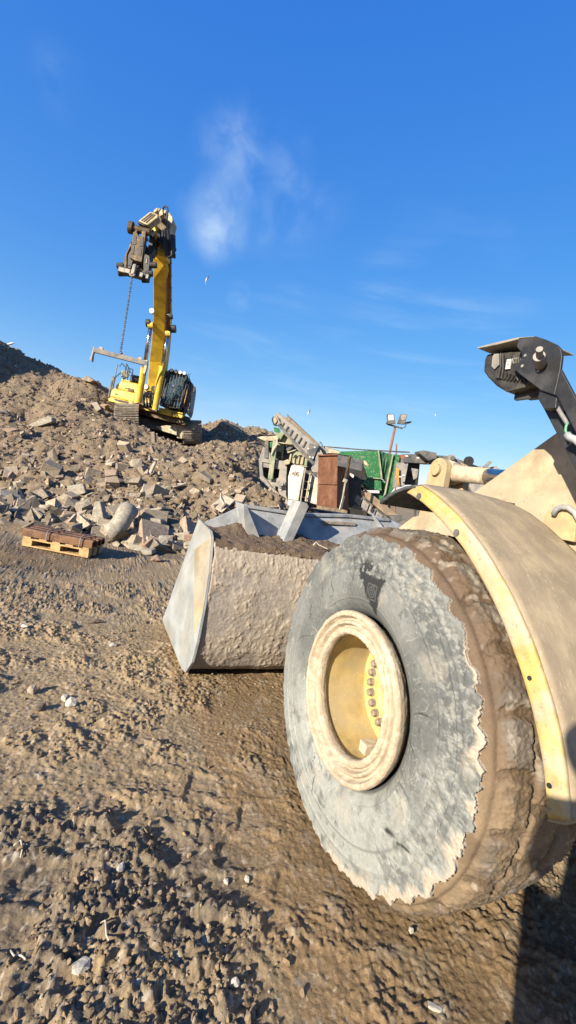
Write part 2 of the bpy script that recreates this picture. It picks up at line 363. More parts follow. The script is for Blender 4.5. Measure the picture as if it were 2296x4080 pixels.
def grid_mesh(name, V, nu, nv, m, colors=None, smooth=True, close_u=False, origin=(0, 0, 0), parent=None, flip=False):
    V = np.asarray(V, float).reshape(-1, 3)
    if parent is not None: origin = np.array(parent['_w'])
    i = np.arange(nu if close_u else nu-1)[:, None]; j = np.arange(nv-1)[None, :]
    i2 = (i+1) % nu
    a = i*nv+j; b = i*nv+j+1; c = i2*nv+j+1; d = i2*nv+j
    Fq = np.stack([a, b, c, d] if not flip else [a, d, c, b], -1).reshape(-1, 4).astype(np.int32)
    me = bpy.data.meshes.new(name); me.vertices.add(len(V)); me.vertices.foreach_set('co', (V-np.asarray(origin, float)).astype(np.float32).ravel())
    me.loops.add(Fq.size); me.loops.foreach_set('vertex_index', Fq.ravel())
    me.polygons.add(len(Fq)); me.polygons.foreach_set('loop_start', np.arange(0, Fq.size, 4, dtype=np.int32))
    try: me.polygons.foreach_set('loop_total', np.full(len(Fq), 4, np.int32))
    except Exception: pass
    me.update(calc_edges=True)
    if smooth: me.polygons.foreach_set('use_smooth', np.ones(len(Fq), bool))
    if colors is not None:
        at = me.color_attributes.new('Col', 'FLOAT_COLOR', 'POINT'); at.data.foreach_set('color', np.asarray(colors, np.float32).ravel())
    me.materials.append(m); me.validate()
    o = bpy.data.objects.new(name, me); col.objects.link(o)
    if parent is not None: o.parent = parent
    else: o.location = origin
    o['_w'] = [float(q) for q in origin]
    return o
rng = np.random.default_rng(7); random.seed(7)

# ================================================================== GROUND
def ramp_coords(lo, hi, step, far, g=1.09):
    a = list(np.arange(lo, hi, step)); s_ = step; x = a[-1]
    while x < far: s_ *= g; x += s_; a.append(x)
    s_ = step; x = a[0]; pre = []
    while x > -far: s_ *= g; x -= s_; pre.append(x)
    return np.array(pre[::-1]+a)
gx = ramp_coords(-2.4, 1.7, .0068, 900, 1.05); gy = ramp_coords(-1.2, 2.6, .0068, 900, 1.032)
GX, GY = np.meshgrid(gx, gy, indexing='ij')
def ground_h(X, Y, full=True):
    d = np.hypot(X-CAM[0], Y-CAM[1])
    smooth = np.exp(-((X-.25)/.62)**2)*sstep(Y, -1.6, -.4)*(1-sstep(Y, 2.2, 3.2))     # strip packed by the wheels
    smooth = np.maximum(smooth, np.exp(-(((X+1.8)/.9)**2+((Y-5.2)/.7)**2)))
    rgh = 1-.66*np.clip(smooth, 0, 1)
    big = (fbm(X*.55, Y*.55, 0, 3, 1)-.5)*.12
    cl = np.clip(fbm(X*3.1, Y*3.1, 0, 3, 11), 0, 1)
    patch = sstep(cl, .38, .62)
    fade = 1/(1+(d/9)**2)
    a = fbm(X*13, Y*13, 0, 4, 21, .6)
    clod = np.clip(a-.47, 0, 1)**.8*.085
    rid = (1-np.abs(2*fbm(X*7+a*.6, Y*7, 3.3, 3, 31)-1))**5*.03
    rid2 = (1-np.abs(2*fbm(X*19+a*1.2, Y*19, 1.3, 3, 36, .65)-1))**3*.022
    fine = (fbm(X*45, Y*45, 0, 3, 41, .65)-.5)*.016
    # lug prints: slanted bars pressed in by a tyre passing to the lower left
    u = X*.62+Y*.78; v = -X*.78+Y*.62
    jag = (fbm(X*9, Y*9, 7, 3, 55)-.5)
    s1 = np.abs(((v+jag*.13+.35*u*u*.02) % .30)/.30-.5)*2
    s2 = np.abs(((u+jag*.15+v*.45) % .21)/.21-.5)*2
    lug = sstep(s1, .16, .34)*sstep(s2, .18, .42)
    zone = sstep(d, .9, 1.3)*(1-sstep(d, 3.2, 4.6))*sstep(-X, -1.2, -.4)*sstep(fbm(X*.9, Y*.9, 2, 2, 77), .34, .52)
    zone2 = (np.exp(-((X+1.35)/.28)**2)+np.exp(-((X+2.9)/.3)**2)+np.exp(-((X-.05)/.2)**2))*sstep(Y, 3.2, 4.2)   # straight tread bars towards the pallet
    bars = sstep(np.abs(((Y+jag*.08) % .17)/.17-.5)*2, .35, .6)
    wx, wy = X+.03*a, Y+.03*vnoise(X*20, Y*20, 5, 3)
    w1, _i = worley(wx*13, wy*13, 900); w2, _i = worley(wx*30, wy*30, 910); w3, _i = worley(wx*62, wy*62, 920)
    crumb = w1*.013*sstep(a, .47, .60)+w2*.010*sstep(vnoise(X*6, Y*6, 1, 8), .1, .5)+w3*.010
    h = big*(.12+.35*sstep(d, 3, 8)) + rgh*(clod*.20*(.2+.8*patch) + rid*.7*patch + rid2*(.25+.9*patch) + crumb*(.35+.75*patch) + fine*.8)*fade + w3*.005*(1-rgh)*fade
    h = h - zone*(1-.8*smooth)*lug*.017 - zone2*bars*.011*(1-sstep(Y, 6, 7))
    return h - .015, patch, smooth, a, lug*zone
Hh, patch, smooth_, clodn, lugz = ground_h(GX, GY)
far = np.hypot(GX-CAM[0], GY-CAM[1])
Hh = Hh*(1-sstep(far, 30, 60))
# hold the ground down under the tyre
dt = np.hypot((GX-.3)/.42, (GY)/.42); Hh = np.where(dt < 2, Hh-.015*np.exp(-dt*dt), Hh)
wet = sstep(fbm(GX*.8, GY*.8, 5, 4, 91), .56, .68)*.8
wet = np.maximum(wet, .95*np.exp(-((GX+1.9)/.7)**2-((GY-4.6)/.35)**2)*sstep(fbm(GX*3, GY*3, 5, 3, 92), .3, .6))
dk = np.clip(smooth_*.75+.25*fbm(GX*2, GY*2, 9, 3, 95)-.1, 0, 1)
base = np.array([.40, .295, .175])[None, None]*np.ones(GX.shape+(1,))
base = base*(1-.42*dk[..., None])*np.where(dk[..., None] > .3, np.array([1, .93, .85]), 1)
pale = sstep(clodn, .52, .75)*.55
base = base*(1-pale[..., None]) + np.array([.37, .30, .215])*pale[..., None]
base = base*(1-wet[..., None]*.6) + np.array([.125, .11, .095])*wet[..., None]*.6
gravel = sstep(vnoise(GX*75, GY*75, 2, 5), .78, .88)*(1-dk)*.75
base = base*(1-gravel[..., None]) + np.array([.62, .54, .42])*gravel[..., None]
rg = np.clip(1-.25*wet, 0, 1)
C4 = np.concatenate([base, rg[..., None]], -1)
ground = grid_mesh('ground', np.stack([GX, GY, Hh], -1), len(gx), len(gy), M['ground'], C4, flip=True)
tag(ground, kind='structure', label='churned brown mud yard with tyre prints')
def gz(x, y):
    return float(ground_h(np.array([[x]]), np.array([[y]]))[0][0, 0])

# ================================================================== RUBBLE HEAP (terrain)
hor = lambda x: 1780+.189*(x-365)
ctrl = []
def cp(x, y, D):
    q = P(x, y, D); ctrl.append(q)
def c0(X, Y, z): ctrl.append(np.array([X, Y, z], float))
foot = [G(-400, 2060), G(0, 2105), G(250, 2150), G(560, 2192), G(720, 2212)]
for q in foot: c0(q[0], q[1], -.02); c0(q[0]-.1, q[1]-1.2, -.7)
c0(1.5, 6.5, -.05); c0(2.6, 7.4, -.25); c0(3.5, 9, -.4); c0(1.9, 5.6, -.6); c0(5, 12, -.3); c0(6, 16, -.2)
# front face
for x, y, D in [(0, 1960, 10.2), (250, 2010, 9.8), (500, 2040, 9.6), (750, 2060, 9.4), (0, 1800, 12.5), (250, 1800, 12.7), (450, 1840, 12), (650, 1880, 11.6),
                (850, 1960, 10.6), (0, 1660, 15.5), (230, 1665, 16), (400, 1690, 16.2), (560, 1728, 16.6), (690, 1785, 16.6), (780, 1812, 16.2), (860, 1825, 14.4), (900, 1850, 13.2),
                (960, 1915, 12.0), (1030, 1970, 11.0), (1100, 2030, 10.2), (600, 1790, 14.2), (300, 1730, 14.4), (800, 1870, 12.6),
                (640, 1755, 20), (480, 1695, 19.5),
                # left mound behind
                (-60, 1375, 23), (0, 1392, 23), (60, 1412, 22.8), (160, 1458, 22.2), (240, 1495, 21.5), (340, 1525, 20.6), (400, 1565, 20), (-40, 1500, 20), (100, 1560, 19), (230, 1590, 18.5), (330, 1620, 18),
                (-400, 1330, 23), (-500, 1480, 19), (-400, 1900, 11),
                # ridge behind to the right
                (830, 1700, 23.5), (870, 1690, 23), (905, 1682, 22.8), (960, 1722, 22.5), (1040, 1768, 22), (1130, 1815, 21.5), (900, 1800, 20), (1040, 1850, 19), (1300, 1960, 20),
                (980, 1880, 16.5), (1060, 1935, 15)]:
    cp(x, y, D)
for X_, Y_ in [(1.8, 24.5), (6, 26), (-3, 27), (-9, 29), (11, 28), (-15, 26)]: c0(X_, Y_, .8 if X_ > 0 else 2.5)
ctrl = np.array(ctrl)
def tps_fit(C, lam=.02):
    n = len(C); D2 = ((C[:, None, :2]-C[None, :, :2])**2).sum(-1); K = np.where(D2 > 0, D2*np.log(D2+1e-12)*.5, 0)+lam*np.eye(n)
    Pm = np.hstack([np.ones((n, 1)), C[:, :2]]); A = np.block([[K, Pm], [Pm.T, np.zeros((3, 3))]])
    return np.linalg.solve(A, np.concatenate([C[:, 2], np.zeros(3)]))
TW = tps_fit(ctrl)
def heap_base(X, Y):
    sh = X.shape; X = X.ravel(); Y = Y.ravel(); r = TW[-3]+TW[-2]*X+TW[-1]*Y
    for k_, c in enumerate(ctrl):
        d2 = (X-c[0])**2+(Y-c[1])**2; r = r+TW[k_]*.5*d2*np.log(d2+1e-9)
    r = r.reshape(sh); X = X.reshape(sh); Y = Y.reshape(sh)
    edge = sstep(X, -24, -18)*(1-sstep(X, 9, 13))*(1-sstep(Y, 27, 32))
    return (r+.3)*edge-.3
def heap_h(X, Y):
    b = heap_base(X, Y); k_ = sstep(b, -.05, .5)
    n1 = (fbm(X*.9, Y*.9, 0, 4, 201)-.5)*.75
    n2 = (1-np.abs(2*fbm(X*2.3, Y*2.3, 4, 4, 221)-1))*.16
    n3 = (fbm(X*8, Y*8, 0, 3, 231)-.5)*.16; wq, _i = worley(X*3.3+n1, Y*3.3, 240); n3 = n3 + wq*.11*sstep(fbm(X*.8, Y*.8, 3, 2, 245), .4, .6)
    bump = 7.0*np.exp(-(((X+10.4)/3.0)**2+((Y-20.8)/3.3)**2))  # unseen hump out to the left, added to cast shade on the left mound
    return b + bump + k_*(n1+n2*1.25-.1+n3)
hx = np.arange(-20, 11, .06); hy = np.concatenate([np.arange(4.6, 20, .055), np.arange(20, 32, .12)])
HX, HY = np.meshgrid(hx, hy, indexing='ij'); HZ = heap_h(HX, HY)
heap = grid_mesh('rubble_hill', np.stack([HX, HY, HZ], -1), len(hx), len(hy), M['heap'], flip=True, smooth=True)
tag(heap, kind='structure', label='hill of soil and demolition rubble')
def bilinear(x, y):
    i = np.clip(np.searchsorted(hx, x)-1, 0, len(hx)-2); j = np.clip(np.searchsorted(hy, y)-1, 0, len(hy)-2)
    fx = (x-hx[i])/(hx[i+1]-hx[i]); fy = (y-hy[j])/(hy[j+1]-hy[j])
    return HZ[i, j]*(1-fx)*(1-fy)+HZ[i+1, j]*fx*(1-fy)+HZ[i, j+1]*(1-fx)*fy+HZ[i+1, j+1]*fx*fy
def hzs(x, y): return float(bilinear(np.array([x]), np.array([y]))[0])
RT_T = np.arange(6.0, 30, .04)
def ray_heap(px, py):
    q = CAM+RD(px, py)*RT_T[:, None]
    hit = (q[:, 1] > 4.7) & (q[:, 2] < np.maximum(bilinear(q[:, 0], q[:, 1]), np.where(RT_T < 12, -.01, -9)))
    return q[hit.argmax()] if hit.any() else None

# ---- scattered chunks
BOX = np.array([(-1,-1,-1),(1,-1,-1),(1,1,-1),(-1,1,-1),(-1,-1,1),(1,-1,1),(1,1,1),(-1,1,1)], float)
BF = np.array([(0,3,2,1),(4,5,6,7),(0,1,5,4),(1,2,6,5),(2,3,7,6),(3,0,4,7)])
PH = (1+5**.5)/2
ICO = np.array([(-1,PH,0),(1,PH,0),(-1,-PH,0),(1,-PH,0),(0,-1,PH),(0,1,PH),(0,-1,-PH),(0,1,-PH),(PH,0,-1),(PH,0,1),(-PH,0,-1),(-PH,0,1)])/1.7
IF = np.array([(0,11,5),(0,5,1),(0,1,7),(0,7,10),(0,10,11),(1,5,9),(5,11,4),(11,10,2),(10,7,6),(7,1,8),(3,9,4),(3,4,2),(3,2,6),(3,6,8),(3,8,9),(4,9,5),(2,4,11),(6,2,10),(8,6,7),(9,8,1)])
def rotmats(n, tilt=1.0):
    q = rng.normal(size=(n, 4)); q[:, 1:3] *= tilt; q /= np.linalg.norm(q, axis=1)[:, None]
    w_, x, y, z = q.T
    return np.stack([1-2*(y*y+z*z), 2*(x*y-z*w_), 2*(x*z+y*w_), 2*(x*y+z*w_), 1-2*(x*x+z*z), 2*(y*z-x*w_), 2*(x*z-y*w_), 2*(y*z+x*w_), 1-2*(x*x+y*y)], -1).reshape(n, 3, 3)
def scatter(name, pos, size, asp, m, ico=False, jit=.28, tilt=.6, sink=.25, parent=None):
    n = len(pos); T, Fc = (ICO, IF) if ico else (BOX, BF)
    k_ = len(T); V = T[None]*(1+rng.normal(size=(n, k_, 3))*jit*.6) + rng.normal(size=(n, k_, 3))*jit*.4
    V = V*(np.asarray(size)[:, None, None]*.5)*asp[:, None, :]
    V = np.einsum('nij,nkj->nki', rotmats(n, tilt), V)
    V = V + pos[:, None, :]
    lift = (np.asarray(size)*asp.min(1)*.5*(1-2*sink))[:, None]
    V[..., 2] += lift
    Fa = (Fc[None]+(np.arange(n)*k_)[:, None, None]).reshape(-1, Fc.shape[1])
    me = bpy.data.meshes.new(name); me.from_pydata(V.reshape(-1, 3).tolist(), [], Fa.tolist()); me.update(); me.materials.append(m)
    o = bpy.data.objects.new(name, me); col.objects.link(o); return o
def asp_(n, flat=.5):
    a = np.stack([np.ones(n), rng.uniform(.45, 1, n), rng.uniform(.25, .9, n)**(1+flat)], -1); return a
# small rubble, everywhere on the hill that faces the yard
N = 24000
xs = rng.uniform(-15, 7, N); ys = 5.5+ (rng.random(N)**1.25)*19
zs = bilinear(xs, ys)
dens = fbm(xs*.7, ys*.7, 0, 3, 301)
low = np.exp(-np.clip(zs, 0, 9)/.9)
keep = (zs > .02) & ((rng.random(N) < sstep(dens, .42, .62)*.8+.08+low) )
xs, ys, zs = xs[keep], ys[keep], zs[keep]
sz = .025+(.10+.16*np.exp(-zs/.7))*rng.random(len(xs))**3.4*(1+.6*np.exp(-zs/.8))+.0016*(ys-6)
n_ = 14000; xq = rng.uniform(-15, 7, n_); yq = 5.8+(rng.random(n_)**1.2)*19; zq = bilinear(xq, yq); kq = zq > .05
tag(scatter('soil_clods', np.stack([xq, yq, zq], -1)[kq], .04+.16*rng.random(kq.sum())**3, asp_(kq.sum(), 0), M['heapclod'], ico=True, sink=.35), 'brown soil clods between the rubble', 'soil clods', kind='stuff')
tag(scatter('rubble', np.stack([xs, ys, zs], -1), sz, asp_(len(xs), 1.4), M['concrete']), 'small broken concrete and brick covering the hill', 'rubble', kind='stuff')
# 230 larger broken pieces, each an object of its own
variants = []
for k_ in range(14):
    T = BOX*np.array([1, rng.uniform(.55, .95), rng.uniform(.13, .75)])
    T = T + rng.normal(size=T.shape)*.11
    me = bpy.data.meshes.new('concrete_chunk'); me.from_pydata((T*.5).tolist(), [], BF.tolist()); me.update(); me.materials.append(M['concrete']); variants.append(me)
placed = 0; tries = 0
while placed < 225 and tries < 12000:
    tries += 1
    px, py = rng.uniform(0, 1120), rng.uniform(1600, 2200)
    q = ray_heap(px, py) if True else None
    if q is None or q[2] < .02 or q[1] > 24: continue
    if 60 < px < 420 and py > 2080: continue
    D_ = (q-CAM) @ FW
    lowness = math.exp(-max(q[2], 0)/.9)
    if rng.random() > .10+1.0*lowness**1.3: continue
    if float(fbm(q[0]*1.1, q[1]*1.1, 0, 2, 333)) < .44 and q[2] > .35: continue
    s_ = (.15+.30*rng.random()**2)*(1+.55*lowness*rng.random())*(1+.02*(D_-9))
    if q[2] > .9: s_ *= .8
    o = bpy.data.objects.new('concrete_chunk', variants[rng.integers(len(variants))]); col.objects.link(o)
    o.location = (q[0], q[1], q[2]+s_*.10); o.scale = (s_, s_*rng.uniform(.7, 1.1), s_*rng.uniform(.6, 1.1))
    o.rotation_euler = (rng.normal()*.45+.35, rng.normal()*.45, rng.uniform(0, 6.28))
    bv = o.modifiers.new('b', 'BEVEL'); bv.width = .02; bv.segments = 1
    tag(o, 'angular lump of broken grey concrete lying in the rubble slope', 'concrete chunk', 'angular concrete lumps spread over the rubble slope')
    placed += 1
# ---- the pieces one can single out
def rock(name, px, D, th, m, label, cat='concrete chunk', bev=.02, conv=None):
    o = slab(name, px, D, th, m, None, conv, bev)
    return tag(o, label, cat)
zR = fr(0, 1350, .68966)
def onheap(px, py, conv=zR):
    q = ray_heap(*conv(px, py)); return float((q-CAM) @ FW)
d1 = onheap(550, 1070)
rock('concrete_block', [(545, 940), (580, 940), (600, 1040), (610, 1055), (600, 1068), (500, 1055), (525, 1035)], d1-.1, .18, M['concrete1'], 'pale tapered concrete footing with a flared base, standing near the pallet', conv=zR)
d1 = onheap(700, 1120)
mb = MB(); path = [P(*zR(620, 1125), d1-.35), P(*zR(665, 1105), d1-.3), P(*zR(700, 1060), d1-.25), P(*zR(725, 1015), d1-.15), P(*zR(745, 985), d1-.05)]
mb.tube(path, [.17, .165, .16, .165, .18], 14)
tag(mb.build('concrete_pipe', M['concrete1'], smooth=True), 'curved grey concrete pipe piece with a broken open end', 'concrete pipe')
rock('concrete_slab', [(385, 850), (480, 835), (495, 890), (440, 910), (395, 925)], onheap(440, 900)-.05, .12, M['concrete1'], 'pale square paving slab lying face up mid-slope', conv=zR)
rock('concrete_slab', [(130, 510), (280, 445), (300, 455), (300, 480), (160, 525), (135, 522)], onheap(200, 500)-.1, .3, M['concrete1'], 'long flat concrete slab high on the left of the slope', conv=zR)
rock('concrete_slab', [(60, 950), (95, 925), (155, 920), (160, 940), (100, 970), (65, 972)], onheap(110, 960)-.1, .15, M['concrete1'], 'rounded flat slab low at the left edge of the rubble', conv=zR)
rock('kerb_stone', [(870, 545), (893, 540), (897, 600), (878, 612)], onheap(880, 600)-.05, .2, M['concrete'], 'upright kerb stone standing just below the excavator tracks', conv=zR)
rock('kerb_stone', [(845, 790), (890, 705), (903, 712), (862, 800)], onheap(865, 780)-.08, .1, M['concrete'], 'narrow kerb stone leaning steeply below the cab side track', conv=zR)
rock('concrete_slab', [(820, 990), (930, 972), (938, 985), (850, 1012), (822, 1008)], onheap(880, 1005)-.1, .25, M['concrete1'], 'thin slab tilted over a dark gap right of the curved pipe', conv=zR)
rock('concrete_block', [(815, 1040), (870, 1035), (930, 1045), (930, 1085), (880, 1110), (820, 1095)], onheap(870, 1100)-.1, .3, M['concrete1'], 'big squarish block with a chipped face right of the pipe', conv=zR)
rock('concrete_block', [(860, 1185), (935, 1180), (935, 1230), (862, 1222)], onheap(895, 1225)-.05, .2, M['concrete1'], 'squared building block at the foot of the heap', conv=zR)
rock('concrete_block', [(805, 1218), (878, 1222), (880, 1248), (830, 1252)], onheap(840, 1245)-.1, .25, M['concrete1'], 'low block lying furthest out at the foot of the heap', conv=zR)
rock('concrete_block', [(1005, 1125), (1095, 1115), (1100, 1170), (1030, 1165)], onheap(1050, 1165)-.1, .3, M['concrete1'], 'light wide block beside the loader bucket corner', conv=zR)
rock('concrete_slab', [(470, 235), (500, 210), (545, 240), (520, 250)], onheap(500, 245)-.4, .5, M['concrete'], 'dark slab poking up on the skyline left of the excavator', conv=zR)
rock('concrete_slab', [(525, 370), (560, 362), (585, 405), (560, 420)], onheap(560, 412)-.1, .12, M['concrete1'], 'hollow pale slab just left of the excavator track', conv=zR)
rock('concrete_slab', [(1283, 480), (1310, 478), (1400, 535), (1408, 558), (1340, 515)], 22.3, .8, M['concrete'], 'slab end sticking out of the far ridge right of the excavator', conv=zR)
rock('wood_plank', [(600, 1020), (606, 1018), (650, 1085), (640, 1090)], onheap(625, 1080)-.2, .04, M['dark'], 'short dark plank end propped beside the pipe', 'plank', conv=zR)
mb = MB(); path = [P(*zR(1278, 868), onheap(1278, 868)-.1), P(*zR(1275, 920), onheap(1275, 920)-.15), P(*zR(1300, 965), onheap(1300, 965)-.1), P(*zR(1330, 990), onheap(1330, 990)-.05)]
mb.tube(path, .018, 6); tag(mb.build('bent_rod', M['root']), 'thin pale bent rod sticking out of the slope', 'rod')

# ================================================================== STONES ON THE GROUND
def lump(name, x, y, s, asp, m, label, cat, seed, group=None, z=None):
    r_ = np.random.default_rng(seed); V = ICO*(1+r_.normal(size=(12, 1))*.16)
    mb = MB(); rz = r_.uniform(0, 6); R_ = np.array([[math.cos(rz), -math.sin(rz), 0], [math.sin(rz), math.cos(rz), 0], [0, 0, 1]])
    V = (V*np.array(asp)*s*.5) @ R_.T; V = V + np.array([x, y, (gz(x, y) if z is None else z)+s*asp[2]*.32]); mb.add(V, IF)
    o = mb.build(name, m); sb = o.modifiers.new('s', 'SUBSURF'); sb.levels = 2; sb.render_levels = 2; sb.subdivision_type = 'SIMPLE'
    tx = bpy.data.textures.new('rock', 'CLOUDS'); tx.noise_scale = .05
    dm = o.modifiers.new('d', 'DISPLACE'); dm.texture = tx; dm.strength = s*.22; dm.mid_level = .5
    return tag(o, label, cat, group)
for i_, (px, py, s_, asp, m_, lb) in enumerate([
    (280, 2815, .065, (1.1, .9, .9), 'palestone', 'white knobbly stone standing on its own left of the bucket'),
    (128, 2755, .065, (1, .8, 1.0), 'stone', 'upright brown stone with a pointed base and long shadow'),
    (160, 2826, .065, (1.2, .9, .7), 'stone', 'brown lump just in front of the upright pointed stone'),
    (567, 2697, .045, (1, .8, 1.0), 'stone', 'small upright brown stone left of the bucket corner'),
    (452, 2570, .05, (1.3, .8, .7), 'palestone', 'pale split pebble beyond the white knobbly stone'),
    (385, 2478, .09, (1.8, .5, .4), 'stone', 'flat splinter of stone in front of the bucket side'),
    (97, 2505, .055, (1.2, .8, .7), 'palestone', 'little pale stone near the left edge of the picture'),
    (620, 2237, .12, (1.3, 1, .9), 'stone', 'round tan stone lying between the pallet and the bucket'),
    (258, 2780, .05, (1.3, .8, .6), 'palestone', 'small white stone chip touching the knobbly one'),
    (478, 3475, .03, (1.2, .9, .5), 'palestone', 'white stone pressed into a tyre print at the picture bottom'),
    (905, 3495, .026, (1.2, .8, .8), 'palestone', 'square white pebble between the tyre prints'),
    (990, 3485, .024, (1, .9, .8), 'palestone', 'round white pebble beside the square one'),
    (1740, 4020, .035, (1.8, .8, .3), 'palestone', 'long flat white flake at the bottom by the shadow'),
    (1640, 3500+200, .025, (1.1, .8, .6), 'palestone', 'white pebble just below the big tyre'),
    (320, 3870, .045, (1.3, 1, .5), 'palestone', 'crumbling white chalk patch at the bottom left'),
    (150, 2625, .05, (1.3, .9, .5), 'stone', 'grey brown pebble in the mud left of the white stone'),
    (935, 3935, .03, (1, .7, .9), 'palestone', 'tall white chip near the bottom edge middle')]):
    g_ = G(px, py, 0); lump('stone', g_[0], g_[1], s_, asp, M[m_], lb, 'stone', 500+i_)
def squiggle(pts, r, label):
    mb = MB(); path = []
    for q in pts:
        g_ = G(*q, .03); path.append(np.array([g_[0], g_[1], gz(g_[0], g_[1])+.010]))
    mb.tube(path, r, 6); tag(mb.build('root_piece', M['root'], smooth=True), label, 'root piece')
squiggle([(408, 3640), (420, 3670), (428, 3710), (434, 3750)], .003, 'straight bleached twig standing in the lower mud')
squiggle([(50, 3740), (62, 3770), (90, 3785), (105, 3812)], .003, 's shaped bleached root at the lower left')
squiggle([(60, 3340), (85, 3345), (92, 3370), (86, 3395)], .0035, 'hooked white root in a hollow at the left edge')
# uncountable pebbles and clods
N = 26000
dd = 1.0+8*rng.random(N)**1.5; th = rng.uniform(-1.05, .75, N)
xs = CAM[0]+dd*np.sin(th+math.radians(24)); ys = CAM[1]+dd*np.cos(th+math.radians(24))
ok = ~((np.abs(xs-.25) < .55) & (np.abs(ys) < .75)) & (ys < 8)
pk = sstep(fbm(xs*3.1, ys*3.1, 0, 3, 11), .36, .6)
ok &= rng.random(N) < .25+.75*pk
sm = np.exp(-((xs-.25)/.62)**2)*(ys > -.6)*(ys < 2.6); ok &= rng.random(N) > sm*.85
xs, ys = xs[ok], ys[ok]
zs = ground_h(xs[None], ys[None])[0][0]
half = rng.random(len(xs)) < .8
sA = .006+.026*rng.random(half.sum())**2.6
tag(scatter('mud_clods', np.stack([xs, ys, zs], -1)[half], sA, asp_(half.sum(), 0), M['clod'], ico=True, jit=.3), 'crumbs of dried mud over the yard', 'mud clods', kind='stuff')
hb = ~half; sB = .004+.016*rng.random(hb.sum())**3
tag(scatter('gravel', np.stack([xs, ys, zs], -1)[hb], sB, asp_(hb.sum(), 0), M['stone'], ico=True, jit=.3), 'small pale gravel pressed into the mud', 'gravel', kind='stuff')

# ================================================================== WHEEL LOADER
loader = empty('wheel_loader', (1.03, -.2, 0), 'dusty tan wheel loader close to the camera with its huge wheel, fender and raised arm', 'wheel loader')
WC = np.array([0, 0, .735])
# ---- wheel: rim barrel is the part, tyre, flange, plate, bolts are its sub-parts
mb = MB(); mb.lathe([(.024, .262), (.03, .277), (.12, .2765), (.25, .277), (.285, .277), (.285, .30), (.02, .30), (.015, .262)], WC, n=128)
wheel = mb.build('wheel', M['hub'], loader, smooth=True)
e_ = wheel.modifiers.new('es', 'EDGE_SPLIT'); e_.split_angle = .6
prof = [(.05, .30), (.03, .345), (.0, .362), (-.022, .3665), (-.034, .362), (-.039, .351), (-.038, .342), (-.024, .336), (-.012, .329), (-.014, .323), (-.030, .317), (-.033, .307), (-.022, .302), (-.008, .296), (-.010, .290),
        (-.022, .286), (-.027, .278), (-.028, .268), (-.022, .260), (-.008, .2555), (.010, .256), (.026, .264)]
nth = 720; PF = []
pp = np.array(prof); s_ = np.concatenate([[0], np.cumsum(np.hypot(*np.diff(pp, axis=0).T))]); ss = np.linspace(0, s_[-1], 90)
px_, pr_ = np.interp(ss, s_, pp[:, 0]), np.interp(ss, s_, pp[:, 1])
TH = np.linspace(0, 2*np.pi, nth, endpoint=False)
T2, X2 = np.meshgrid(TH, px_, indexing='ij'); _, R2 = np.meshgrid(TH, pr_, indexing='ij')
n_ = fbm(R2*np.cos(T2)*30, R2*np.sin(T2)*30, X2*60, 4, 401)-.5
n2_ = np.clip(fbm(R2*np.cos(T2)*90, R2*np.sin(T2)*90, X2*90, 3, 402)-.55, 0, 1)
X2b = X2 - n_*.010 - n2_*.012
V = np.stack([X2b, R2*np.cos(T2), WC[2]+R2*np.sin(T2)], -1)
rf = grid_mesh('rim', V, nth, 90, M['rim'], close_u=True, parent=wheel, flip=False)
mb = MB(); mb.lathe([(.262, .2768), (.262, .168), (.268, .165), (.275, .160), (.275, .001)], WC, n=96)
o = mb.build('hub_plate', M['hubplate'], wheel)
for k_ in range(26):
    a = 2*math.pi*(k_+.1)/26; c = WC+np.array([.262, .203*math.cos(a), .203*math.sin(a)])
    mb = MB(); mb.tube([c+np.array([.004, 0, 0]), c-np.array([.006, 0, 0])], .021, 14); mb.tube([c, c-np.array([.024, 0, 0]), c-np.array([.028, 0, 0])], [.0185, .0175, .012], 6)
    mb.build('bolt', M['bolt'], wheel, smooth=False)
mb = MB(); mb.box(WC+np.array([.15, -.01, -.252]), (.075, .052, .05)); mb.box(WC+np.array([.205, -.01, -.256]), (.026, .045, .04)); mb.box(WC+np.array([.232, -.01, -.262]), (.03, .04, .026))
mb.build('valve_guard', M['rim'], wheel, bevel=.004)
# ---- tyre
prof = [(.10, .335), (.045, .350), (.022, .366), (.012, .378), (-.004, .400), (-.016, .435), (-.021, .48), (-.019, .53), (-.012, .59), (-.006, .64), (.0, .68), (.003, .705), (.008, .722), (.022, .738), (.05, .747), (.10, .754), (.2, .760), (.29, .762),
        (.38, .760), (.48, .752), (.53, .742), (.56, .72), (.575, .66), (.58, .55), (.56, .42), (.50, .345)]
pp = np.array(prof); s_ = np.concatenate([[0], np.cumsum(np.hypot(*np.diff(pp, axis=0).T))])
ss = np.concatenate([np.arange(0, .50, .0032), np.arange(.50, .95, .005), np.linspace(.955, s_[-1], 16)])
px_, pr_ = np.interp(ss, s_, pp[:, 0]), np.interp(ss, s_, pp[:, 1])
kk = np.exp(-np.linspace(-2, 2, 9)**2); kk /= kk.sum()
px_[4:-4] = np.convolve(px_, kk, 'valid'); pr_[4:-4] = np.convolve(pr_, kk, 'valid')
nth = 1500; TH = np.linspace(0, 2*np.pi, nth, endpoint=False)
T2, X2 = np.meshgrid(TH, px_, indexing='ij'); R2 = np.broadcast_to(pr_, T2.shape); S2 = np.broadcast_to(ss, T2.shape)
Yt, Zt = R2*np.cos(T2), R2*np.sin(T2)
nA = fbm(Yt*22, Zt*22, X2*22, 4, 411); nB = fbm(Yt*55, Zt*55, X2*55, 4, 412, .6)
def nper(f, seed):   # noise over the angle only
    return fbm(np.cos(T2)*f, np.sin(T2)*f, 0*T2, 3, seed)
ph = T2*27/(2*np.pi)+.25*np.sin(T2*3); saw = np.abs((ph % 1)-.5)*2
tooth = sstep(saw, .30, .62)                               # lug ends round the shoulder
S712 = float(np.interp(.706, pr_[:140], ss[:140]))
